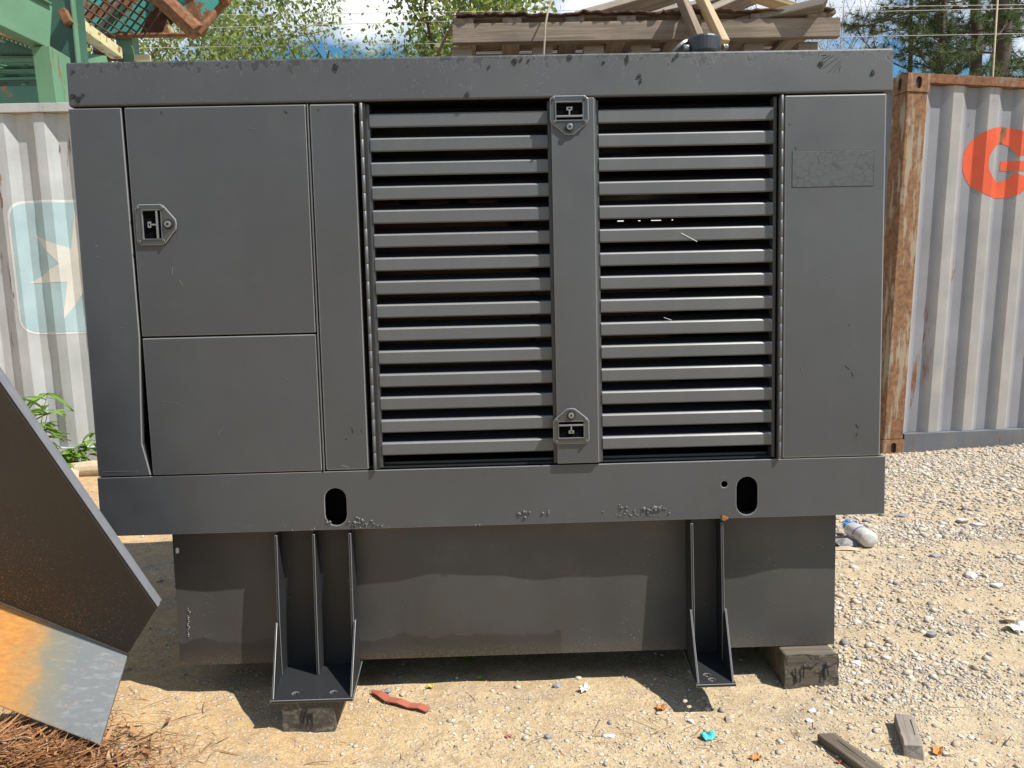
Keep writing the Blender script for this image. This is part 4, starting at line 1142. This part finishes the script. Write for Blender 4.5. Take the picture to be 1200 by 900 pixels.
def leaves(tips, n, size, sd, seed, aspect=.55):
    rg = np.random.default_rng(seed)
    T = np.array([tuple(t) for t in tips]); idx = rg.integers(0, len(T), n)
    # clump: shared offset per tip
    cl = rg.normal(0, sd * .6, (len(T), 3)); P = T[idx] + cl[idx] * .5 + rg.normal(0, sd, (n, 3))
    d = rg.normal(0, 1, (n, 3)); d[:, 2] -= .3; d /= np.linalg.norm(d, axis=1)[:, None]
    s = np.cross(d, rg.normal(0, 1, (n, 3))); s /= np.linalg.norm(s, axis=1)[:, None]
    L = (size * rg.uniform(.6, 1.3, n))[:, None]
    V = np.stack([P - d * L / 2, P + s * L * aspect / 2, P + d * L / 2, P - s * L * aspect / 2], 1).reshape(-1, 3)
    return V, np.arange(n * 4).reshape(n, 4)
def broadleaf(seed, px, Y, H, label, r0=.16, n=15000, size=.085, sd=.22, mat='leaf', spread=.62, group='broadleaf trees behind the yard', lean=(0, 0), nb=(9, 5, 4), first=.28):
    c = at(px, 300, Y); t = empty('leafy_tree', (c.x, Y, GZ), label, 'tree', group)
    mb, tips = branchy(seed, (0, 0, 0), H, r0, spread, 2, first, lean, nb)
    mb.build('trunk', M['bark'], t, smooth=True)
    V, Fc = leaves(tips, n, size, sd, seed)
    fast_mesh('crown', V, Fc, 4, M[mat], t)
    return t
broadleaf(3, 405, 13.0, 8.2, 'bright green leafy tree standing left of the wooden pallet', n=14000, size=.13, sd=.23, first=.16)
broadleaf(5, 340, 16.0, 8.4, 'thin leafy tree with open crown just right of the rusty hopper', n=9000, size=.11, sd=.25, first=.22)
broadleaf(8, 448, 15.0, 7.6, 'light green tree with sparse leaves nearest the pallet end', n=6500, size=.12, sd=.26, first=.22)
broadleaf(13, 195, 17.0, 7.4, 'dark green tree behind the rusty hopper', n=9000, size=.12, sd=.26, mat='leaf_dark', first=.15)
broadleaf(21, 268, 20.0, 9.0, 'yellow green tree in the gap beside the hopper rim', n=6500, size=.12, sd=.27, first=.25)
broadleaf(34, 110, 21.0, 9.0, 'dark tree showing through the green machine frame', n=14000, size=.13, sd=.35, mat='leaf_dark', first=.15)
# bare pale shrubby tree by the pallet's right end
def bare_tree(px, Y, H, label):
    c = at(px, 300, Y); t = empty('bare_tree', (c.x, Y, GZ), label, 'tree')
    mb, tips = branchy(44, (0, 0, 0), H, .10, .6, 2, .25, (0, 0), (11, 7, 5), .5)
    mb.build('trunk', M['twig'], t, smooth=True)
    V, Fc = leaves(tips, 4200, .055, .22, 45)
    fast_mesh('crown', V, Fc, 4, M['twig'], t)
bare_tree(1012, 17.0, 8.3, 'pale almost bare twiggy tree between the pallet and the pines')

def pine(seed, px, Y, H, label, lean=(0, 0), r0=.2, ntuft=900, low=.30):
    rg = random.Random(seed); c = at(px, 60, Y)
    t = empty('pine_tree', (c.x - lean[0] * 6, Y, GZ), label, 'tree', 'tall pines behind the grey container')
    mb = MB(); path = []; q = Vector((0, 0, 0)); n = 12
    for i in range(n + 1):
        path.append(q + Vector((rg.gauss(0, .03), rg.gauss(0, .03), 0))); q = q + Vector((lean[0], lean[1], 1)) * H / n
    mb.tube(path, [r0 * (1 - .75 * i / n) for i in range(n + 1)], 10, cap=False)
    tufts = []
    nl = 24
    for j in range(nl):
        f = low + (1 - low) * (j + rg.random()) / nl
        i = min(int(f * n), n - 1); p = path[i].lerp(path[i + 1], f * n - i)
        a = rg.random() * 6.283; L = (1 - f) * H * .34 + .7; L *= rg.uniform(.6, 1.15)
        d = Vector((math.cos(a), math.sin(a), rg.uniform(-.15, .5))).normalized(); pp = [p]; qq = p.copy()
        for s in range(6):
            d = (d + Vector((rg.gauss(0, .16), rg.gauss(0, .16), rg.gauss(.03, .14)))).normalized(); qq = qq + d * L / 6; pp.append(qq.copy())
            if s >= 1:
                for b in range(3):
                    e = (d + Vector((rg.gauss(0, .8), rg.gauss(0, .8), rg.gauss(.2, .4)))).normalized(); LL = rg.uniform(.25, .7)
                    mb.tube([qq, qq + e * LL * .5, qq + e * LL], [.011, .008, .004], 4, cap=False)
                    for u in (.55, .8, 1.0): tufts.append((qq + e * LL * u, e))
        rr = .034 * (1 - f * .5); mb.tube(pp, [max(rr * (1 - s / 7), .012) for s in range(7)], 6, cap=False)
    mb.build('trunk', M['bark_dark'], t, smooth=True)
    rg2 = np.random.default_rng(seed); K = 26
    P = np.array([tuple(p) for p, e in tufts]); E_ = np.array([tuple(e) for p, e in tufts]); m = len(P)
    D = E_[:, None, :] * .55 + rg2.normal(0, .6, (m, K, 3)); D /= np.linalg.norm(D, axis=2)[..., None]
    S_ = np.cross(D, rg2.normal(0, 1, (m, K, 3))); S_ /= np.linalg.norm(S_, axis=2)[..., None]
    L = rg2.uniform(.12, .26, (m, K, 1)); B = np.repeat(P[:, None, :], K, 1)
    V = np.stack([B - S_ * .006, B + S_ * .006, B + D * L], 2).reshape(-1, 3)
    fast_mesh('crown', V, np.arange(len(V)).reshape(-1, 3), 3, M['needle'], t)
    return t
pine(101, 1143, 15.0, 11.5, 'tall pine with a dark straight trunk, middle of the pines', (0, 0), .20, low=.30)
pine(102, 1172, 14.0, 13.0, 'thicker pine trunk leaning slightly, rightmost of the pines', (-.015, 0), .26, low=.38)
pine(103, 1102, 16.5, 11.0, 'slender pine with dense dark needles nearest the twiggy tree', (.02, 0), .13, low=.26)
pine(104, 1068, 19.0, 10.5, 'small bushy pine rising just behind the container corner', (0, 0), .13, low=.25)
pine(105, 1230, 17.0, 12.0, 'pine at the right edge with a long slanting limb', (-.06, 0), .2, low=.33)

# ------------------------------------------------------------------ overhead cables, cord
def cable(a, b, Ya, Yb, sag, label, r=.012):
    A, B = at(*a, Ya), at(*b, Yb); pts = []
    for i in range(25):
        f = i / 24; p = A.lerp(B, f); p.z -= sag * 4 * f * (1 - f); pts.append(p)
    o = MB().tube(pts, r, 6).build('overhead_cable', M['wire'], None, smooth=True)
    tag(o, label, 'cable', 'overhead cables strung across the yard'); return A, B
w1 = cable((-260, 24), (1480, 2), 11.0, 11.0, .0, 'uppermost pale overhead cable crossing in front of the pines', .0042)
w2 = cable((-260, 48), (1480, 5), 11.1, 11.1, -.05, 'middle pale overhead cable crossing in front of the pines', .0042)
w3 = cable((-260, 62), (1480, 34), 11.2, 11.2, .02, 'lowest pale overhead cable, passing just above the container', .0042)
for (ax, lab) in ((w1[0].x, 'wooden utility pole carrying the cables, far left outside the yard'), (w1[1].x, 'wooden utility pole carrying the cables, far right outside the yard')):
    z = (w1[0].z if ax < 0 else w1[1].z)
    po = empty('utility_pole', (ax, 11.1, GZ), lab, 'pole', 'utility poles of the overhead cables')
    MB().tube([(0, 0, 0), (0, 0, z - GZ + .5)], [.15, .11], 12).build('shaft', M['pole'], po, smooth=True)
    MB().box(-.06, .06, -.5, .5, z - GZ - .12, z - GZ - .02).build('crossarm', M['pole'], po, .01)
A, B = at(1163, 96, 9.5), at(1171, -30, 9.5)
d = (B - A); A = A + d * ((GZ - A.z) / d.z)
tag(MB().tube([A, B + d * .5], .014, 6).build('conduit_pole', M['fresh'], None, smooth=True), 'thin tan upright pole in front of the pine trunks', 'pole')
pts = [at(637, 66, 1.44), at(638, 50, 1.44), at(639, 30, 1.44), at(642, 14, 1.46), at(648, -4, 1.5), at(652, -30, 1.55)]
pts.append(pts[-1] + Vector((.02, .05, .5)))
p0 = pts[0].copy(); p0.z = GZ; p0.y = 1.40
tag(MB().tube([p0] + pts, .0045, 6).build('hanging_cord', M['cord'], None, smooth=True), 'thin pale cord standing up in front of the wooden pallet', 'cord')

# ------------------------------------------------------------------ gravel
ico = bmesh.new(); bmesh.ops.create_icosphere(ico, subdivisions=1, radius=1); ico.verts.index_update(); ico.faces.index_update()
ICO_V = np.array([tuple(v.co) for v in ico.verts]) ; ICO_F = np.array([[v.index for v in f.verts] for f in ico.faces]); ico.free()
ico = bmesh.new(); bmesh.ops.create_icosphere(ico, subdivisions=0 + 1, radius=1); ico.free()
bm0 = bmesh.new(); bmesh.ops.create_icosphere(bm0, subdivisions=1, radius=1); bm0.free()
PHI = (1 + 5 ** .5) / 2
I0 = np.array([(-1, PHI, 0), (1, PHI, 0), (-1, -PHI, 0), (1, -PHI, 0), (0, -1, PHI), (0, 1, PHI), (0, -1, -PHI), (0, 1, -PHI), (PHI, 0, -1), (PHI, 0, 1), (-PHI, 0, -1), (-PHI, 0, 1)]) / math.sqrt(1 + PHI * PHI)
I0F = np.array([(0, 11, 5), (0, 5, 1), (0, 1, 7), (0, 7, 10), (0, 10, 11), (1, 5, 9), (5, 11, 4), (11, 10, 2), (10, 7, 6), (7, 1, 8), (3, 9, 4), (3, 4, 2), (3, 2, 6), (3, 6, 8), (3, 8, 9), (4, 9, 5), (2, 4, 11), (6, 2, 10), (8, 6, 7), (9, 8, 1)])
def pebbles(X, Y, R, sink=.25):
    n = len(X)
    base = I0[None] * RNG.uniform(.72, 1.2, (n, 12, 1))
    sc = np.stack([RNG.uniform(.8, 1.5, n), RNG.uniform(.7, 1.1, n), RNG.uniform(.4, .8, n)], 1) * R[:, None]
    v = base * sc[:, None, :]
    a = RNG.random(n) * 6.283; t = RNG.normal(0, .3, n)
    ct, st = np.cos(t), np.sin(t)
    y, z = v[..., 1] * ct[:, None] - v[..., 2] * st[:, None], v[..., 1] * st[:, None] + v[..., 2] * ct[:, None]
    x = v[..., 0]; ca, sa = np.cos(a)[:, None], np.sin(a)[:, None]
    v = np.stack([x * ca - y * sa, x * sa + y * ca, z], 2)
    Z = gz(X, Y) + sc[:, 2] * (1 - sink * 2)*.6
    v += np.stack([X, Y, Z], 1)[:, None, :]
    f = I0F[None] + (np.arange(n) * 12)[:, None, None]
    return v.reshape(-1, 3), f.reshape(-1, 3)
def dens(x, y):
    p = .5 + .5 * vnoise(x, y, 3.1, 6); q = .5 + .5 * vnoise(x, y, 8.0, 8)
    right = np.clip((x - .35 + .25 * (y + .3)) / 1.0, 0, 1)
    d = .05 + .14 * np.clip(p * 1.6 - .55, 0, 1) + right * (.08 + .75 * np.clip(vnoise(x, y * 2.2, 2.6, 9) * 1.3 + q * .6 - .15, 0, 1) + .35 * np.clip((y - 1.2) / 1.2, 0, 1))
    d += .5 * np.exp(-(((x - .35) / .30) ** 2 + ((y + .26) / .10) ** 2)) + .6 * np.exp(-(((x - 1.15) / .35) ** 2 + ((y + .12) / .07) ** 2)) + .5 * np.exp(-(((x - .8) / .2) ** 2 + ((y + .3) / .08) ** 2))
    d *= np.where((x > TX0 + .05) & (x < TX1 - .05) & (y > .12) & (y < 1.0), .1, 1)
    return np.clip(d, 0, 1)
def scatter(n, xr, yr, rmed, rsig, rmax):
    x = RNG.uniform(*xr, n); y = RNG.uniform(*yr, n); k = RNG.random(n) < dens(x, y)
    x, y = x[k], y[k]; r = np.minimum(rmed * np.exp(RNG.normal(0, rsig, len(x))), rmax); return x, y, r
sets = [scatter(46000, (-1.05, 2.0), (-.62, .10), .0020, .45, .009),
        scatter(52000, (.85, 3.1), (-.1, 1.6), .0036, .42, .012),
        scatter(46000, (.9, 4.4), (1.2, 3.5), .0058, .42, .018),
        scatter(1900, (-.2, 2.4), (-.5, .3), .0055, .38, .014),
        scatter(5200, (.9, 4.0), (0, 3.3), .0100, .35, .023),
        scatter(9000, (-2.6, -.85), (.0, 3.4), .005, .4, .014)]
X = np.concatenate([s[0] for s in sets]); Y = np.concatenate([s[1] for s in sets]); R = np.concatenate([s[2] for s in sets])
V, Fc = pebbles(X, Y, R)
gv_ = fast_mesh('gravel', V, Fc, 3, M['stone'])
tag(gv_, 'loose pale gravel scattered over the sand', 'gravel', kind='stuff')

def stone(px, py, size, mat, label, flat=.55, Z=GZ, asp=1.3, group=None, name='stone'):
    p = atz(px, py); rg = random.Random(int(px * 31 + py))
    ang = rg.random() * 6.28
    vs = []
    for v in ICO_V:
        k = rg.uniform(.66, 1.2); x, y, z = v[0] * size * asp * k, v[1] * size * k, v[2] * size * flat * k
        vs.append((x * math.cos(ang) - y * math.sin(ang), x * math.sin(ang) + y * math.cos(ang), z))
    o = MB().add(vs, [tuple(f) for f in ICO_F]).build(name, M[mat], None, smooth=False)
    o.location = (p.x, p.y, float(gz(p.x, p.y)) + size * flat * .45)
    return tag(o, label, 'stone', group)
stone(1057, 605, .030, 'greystone', 'flat dark grey stone right of the generator base rail corner', .3)
stone(1127, 612, .028, 'palestone', 'white stone in the gravel, left of the pair far right', .6)
stone(1147, 616, .028, 'palestone', 'white stone in the gravel, right of the pair far right', .55)
stone(1095, 652, .018, 'greystone', 'small grey stone between the bottle and the right edge', .45)
stone(1140, 678, .022, 'palestone', 'pale stone sitting alone on sand at mid right', .6)
stone(1168, 690, .022, 'palestone', 'pale stone close to the right edge above the wrapper', .6)
stone(1091, 746, .017, 'greystone', 'round glassy grey pebble alone on the sand right of the timber', .8)
stone(1004, 779, .016, 'palestone', 'white oblong pebble right of the grey timber block', .6)
stone(952, 835, .012, 'palestone', 'white pebble in front of the grey timber block', .6)
stone(948, 848, .011, 'palestone', 'long white pebble just below the white pebble', .5)
stone(653, 806, .013, 'greystone', 'grey speckled stone at the shadow edge under the tank', .7)
stone(643, 865, .010, 'greystone', 'smooth grey pebble at the bottom centre of the ground', .8)
stone(810, 848, .009, 'palestone', 'white pebble at the tip of the bracket shadow', .8)
stone(856, 845, .014, 'tanstone', 'pale tan stone right of the bracket shadow', .6)
stone(716, 864, .011, 'palestone', 'white flat pebble left of the turquoise scrap', .5)
stone(455, 812, .013, 'greystone', 'dark grey stone beside the red strip', .6)
stone(472, 815, .012, 'tanstone', 'tan stone touching the red strip', .6)
stone(1184, 728, .020, 'tanstone', 'brown stone beside the white wrapper at the right edge', .8)
stone(82, 560, .06, 'tanstone', 'rounded tan stone by the weeds at the white container', .8)
# ------------------------------------------------------------------ litter on the ground
def crumple(name, px, py, w, h, mat, label, cat, seed, lift=.012, rot=0., n=9):
    """a crumpled sheet with thickness"""
    rg = random.Random(seed); p = atz(px, py)
    vs = []; fs = []
    for j in range(n):
        for i in range(n):
            u, v = i / (n - 1) - .5, j / (n - 1) - .5
            edge = 1 - .25 * rg.random() * (abs(u) > .4 or abs(v) > .4)
            vs.append((u * w * edge + rg.gauss(0, w * .03), v * h * edge + rg.gauss(0, h * .03), lift * abs(math.sin(u * 4.2 + seed) * math.cos(v * 3.6 + seed * 2)) + rg.uniform(0, lift * .07)))
    for j in range(n - 1):
        for i in range(n - 1): fs.append((j * n + i, j * n + i + 1, (j + 1) * n + i + 1, (j + 1) * n + i))
    o = MB().add(vs, fs).build(name, M[mat], None); o.location = (p.x, p.y, float(gz(p.x, p.y)) + .003); o.rotation_euler = (0, 0, rot)
    s = o.modifiers.new('thick', 'SOLIDIFY'); s.thickness = .0012
    return tag(o, label, cat)
# red rubber strip
pts = [(436, 815), (446, 820), (455, 826), (468, 829), (480, 831), (492, 833), (502, 836)]
mb = MB(); P = [atz(*q) for q in pts]
for i, p in enumerate(P): p.z = float(gz(p.x, p.y)) + .006 + (.004 if i % 2 else 0)
vs = []; fs = []
for i, p in enumerate(P):
    d = (P[min(i + 1, 6)] - P[max(i - 1, 0)]).normalized(); s = Vector((-d.y, d.x, 0)) * (.011 if i else .004); up = Vector((0, 0, .003))
    vs += [p - s, p + s + up * .5, p + s + up * 1.5, p - s + up]
    if i: k = 4 * i; fs += [(k - 4 + j, k - 4 + (j + 1) % 4, k + (j + 1) % 4, k + j) for j in range(4)]
fs += [(0, 3, 2, 1), (24, 25, 26, 27)]
tag(mb.add(vs, fs).build('rubber_strip', M['red'], None), 'faded red rubber strip on the sand right of the left support foot', 'strip')
crumple('plastic_scrap', 830, 866, .035, .030, 'turq', 'bright turquoise plastic scrap on the gravel below the right foot', 'plastic', 3, .014, .4)
crumple('paper_scrap', 684, 813, .030, .022, 'whitefilm', 'crumpled white paper scrap at the shadow edge below the tank', 'paper', 6, .016, .8)
crumple('dead_leaf', 775, 834, .026, .022, 'deadleaf', 'curled orange dead leaf at the left tip of the bracket shadow', 'leaf', 9, .010, .2, 6)
crumple('dead_leaf', 1098, 883, .034, .022, 'deadleaf', 'yellowish dead leaf beside the short wood stub', 'leaf', 12, .010, .9, 6)
crumple('dead_leaf', 886, 893, .026, .020, 'deadleaf', 'small tan dead leaf on gravel at the bottom edge', 'leaf', 15, .008, .5, 6)
crumple('yellow_scrap', 504, 807, .020, .013, 'yellow', 'tiny yellow scrap above the end of the red strip', 'scrap', 18, .007, .1, 5)
crumple('red_scrap', 596, 862, .016, .010, 'red', 'tiny red scrap on the sand at bottom centre', 'scrap', 20, .005, .1, 5)
crumple('red_scrap', 983, 897, .016, .012, 'red', 'tiny red scrap touching the split board', 'scrap', 22, .005, .3, 5)
crumple('plastic_wrapper', 1192, 738, .07, .05, 'whitefilm', 'white plastic wrapper at the right edge beside a brown stone', 'wrapper', 25, .02, .4)
crumple('blue_film', 996, 612, .07, .035, 'bluefilm', 'crumpled blue plastic film just under the right end of the rail', 'plastic', 27, .02, -.4)
crumple('plastic_sheet', 990, 640, .11, .09, 'greystone', 'grey crumpled sheet lying under the plastic bottle', 'sheet', 30, .03, .3)
crumple('plastic_sheet', 992, 645, .13, .05, 'tanstone', 'tan flattened carton lying under the plastic bottle', 'sheet', 33, .012, -.2)
# bottle
bo = empty('plastic_bottle', (0, 0, 0), 'milky plastic bottle with blue cap lying on the gravel', 'bottle')
b0, b1 = atz(988, 625), atz(1026, 648)
b0.z = b1.z = 0
bl = .20; dirv = (b1 - b0).normalized(); mid = (b0 + b1) / 2
bo.location = (mid.x, mid.y, GZ + .043); bo.rotation_euler = (0, 0, math.atan2(dirv.y, dirv.x))
prof = [(-.098, .015), (-.085, .016), (-.078, .020), (-.062, .036), (-.045, .040), (.0, .041), (.05, .039), (.088, .040), (.098, .034), (.100, .010)]
mb = MB().tube([(x, .002 * math.sin(x * 60), .0) for x, r in prof], [r for x, r in prof], 18)
for v in mb.v: v.z *= .9; v.y += .002 * math.sin(v.x * 90 + v.z * 60)
mb.build('body', M['bottle'], bo, smooth=True)
MB().tube([(-.118, 0, 0), (-.116, 0, 0), (-.097, 0, 0)], [.016, .0175, .0175], 16).build('cap', M['cap_blue'], bo, .001)
MB().tube([(.022, 0, 0), (.030, 0, 0)], [.0408, .0404], 18, cap=False).build('label_stripe', M['label_blue'], bo, smooth=True).scale = (1, 1, .9)

# ------------------------------------------------------------------ weeds
def weed(name, px, py, Y, h, n, label, seed, leafL=.12, leafW=.03, spread=.5):
    rg = random.Random(seed); p = at(px, py, Y) if Y is not None else atz(px, py)
    r = empty(name, (p.x, p.y, float(gz(p.x, p.y))), label, 'weed')
    st = MB(); V = []; Fc = []
    for k in range(n):
        a = rg.random() * 6.28; lean = rg.uniform(.05, spread); path = []; q = Vector((0, 0, 0)); d = Vector((math.cos(a) * lean, math.sin(a) * lean, 1)).normalized(); L = h * rg.uniform(.5, 1)
        for i in range(6):
            path.append(q.copy()); q = q + d * L / 5; d = (d + Vector((math.cos(a), math.sin(a), -.1)) * .06).normalized()
        st.tube(path, [.004 * (h / .5) * (1 - .12 * i) for i in range(6)], 5, cap=False)
        for i in range(2, 6):
            for j in range(5 if i > 3 else 3):
                b = rg.random() * 6.28; ld = Vector((math.cos(b), math.sin(b), rg.uniform(-.5, .5))).normalized(); LL = leafL * rg.uniform(.6, 1.2); W = leafW * rg.uniform(.7, 1.2)
                s = ld.cross(Vector((0, 0, 1))).normalized(); nn = s.cross(ld); q0 = path[i]; k0 = len(V)
                for f, w in ((0, .1), (.3, .9), (.65, .75), (1, .03)):
                    c = q0 + ld * LL * f - nn * 0 + Vector((0, 0, -.35 * LL * f * f)); V += [c - s * W * w, c + nn * W * -.25, c + s * W * w]
                for f in range(3):
                    e = k0 + 3 * f; Fc += [(e, e + 1, e + 4, e + 3), (e + 1, e + 2, e + 5, e + 4)]
    st.build('stem', M['weed'], r, smooth=True)
    MB().add(V, Fc).build('leaves', M['weed'], r)
    return r
def gpt(px, Y): # point on the ground under a pixel column at depth Y
    p = at(px, 400, Y); return p
w_ = weed('broad_weed', 44, 560, 3.25, .66, 8, 'tall bright green weed growing against the white container', 3, .17, .030, .4)
w_ = weed('creeping_weed', 92, 560, 3.35, .30, 6, 'low green weed with small leaves at the foot of the white container', 9, .07, .028, .9)
w_ = weed('creeping_weed', 66, 560, 3.05, .22, 4, 'small pale weed sprouting between the two larger weeds', 12, .06, .02, .9)
weed('weed_sprig', 551, 776, None, .028, 3, 'tiny green sprig in the shade under the tank edge', 15, .014, .004, .8)
weed('weed_sprig', 563, 798, None, .018, 2, 'tiny green sprig at the shadow edge below the tank', 18, .010, .003, .8)
weed('grass_blade', 1183, 752, None, .07, 1, 'single green grass stalk at the right edge by the wrapper', 21, .012, .0015, .3)
# log under the white container
a, b = atz(98, 560), atz(118, 552)
lgc = Vector((at(106, 552, 3.3).x, 3.3, GZ + .04))
tag(MB().tube([lgc + Vector((-.12, -.02, 0)), lgc + Vector((.02, .0, .006)), lgc + Vector((.32, .02, 0))], [.052, .058, .05], 12).build('short_log', M['tanstone'], None, .006), 'short tan log on the ground below the white container', 'log')
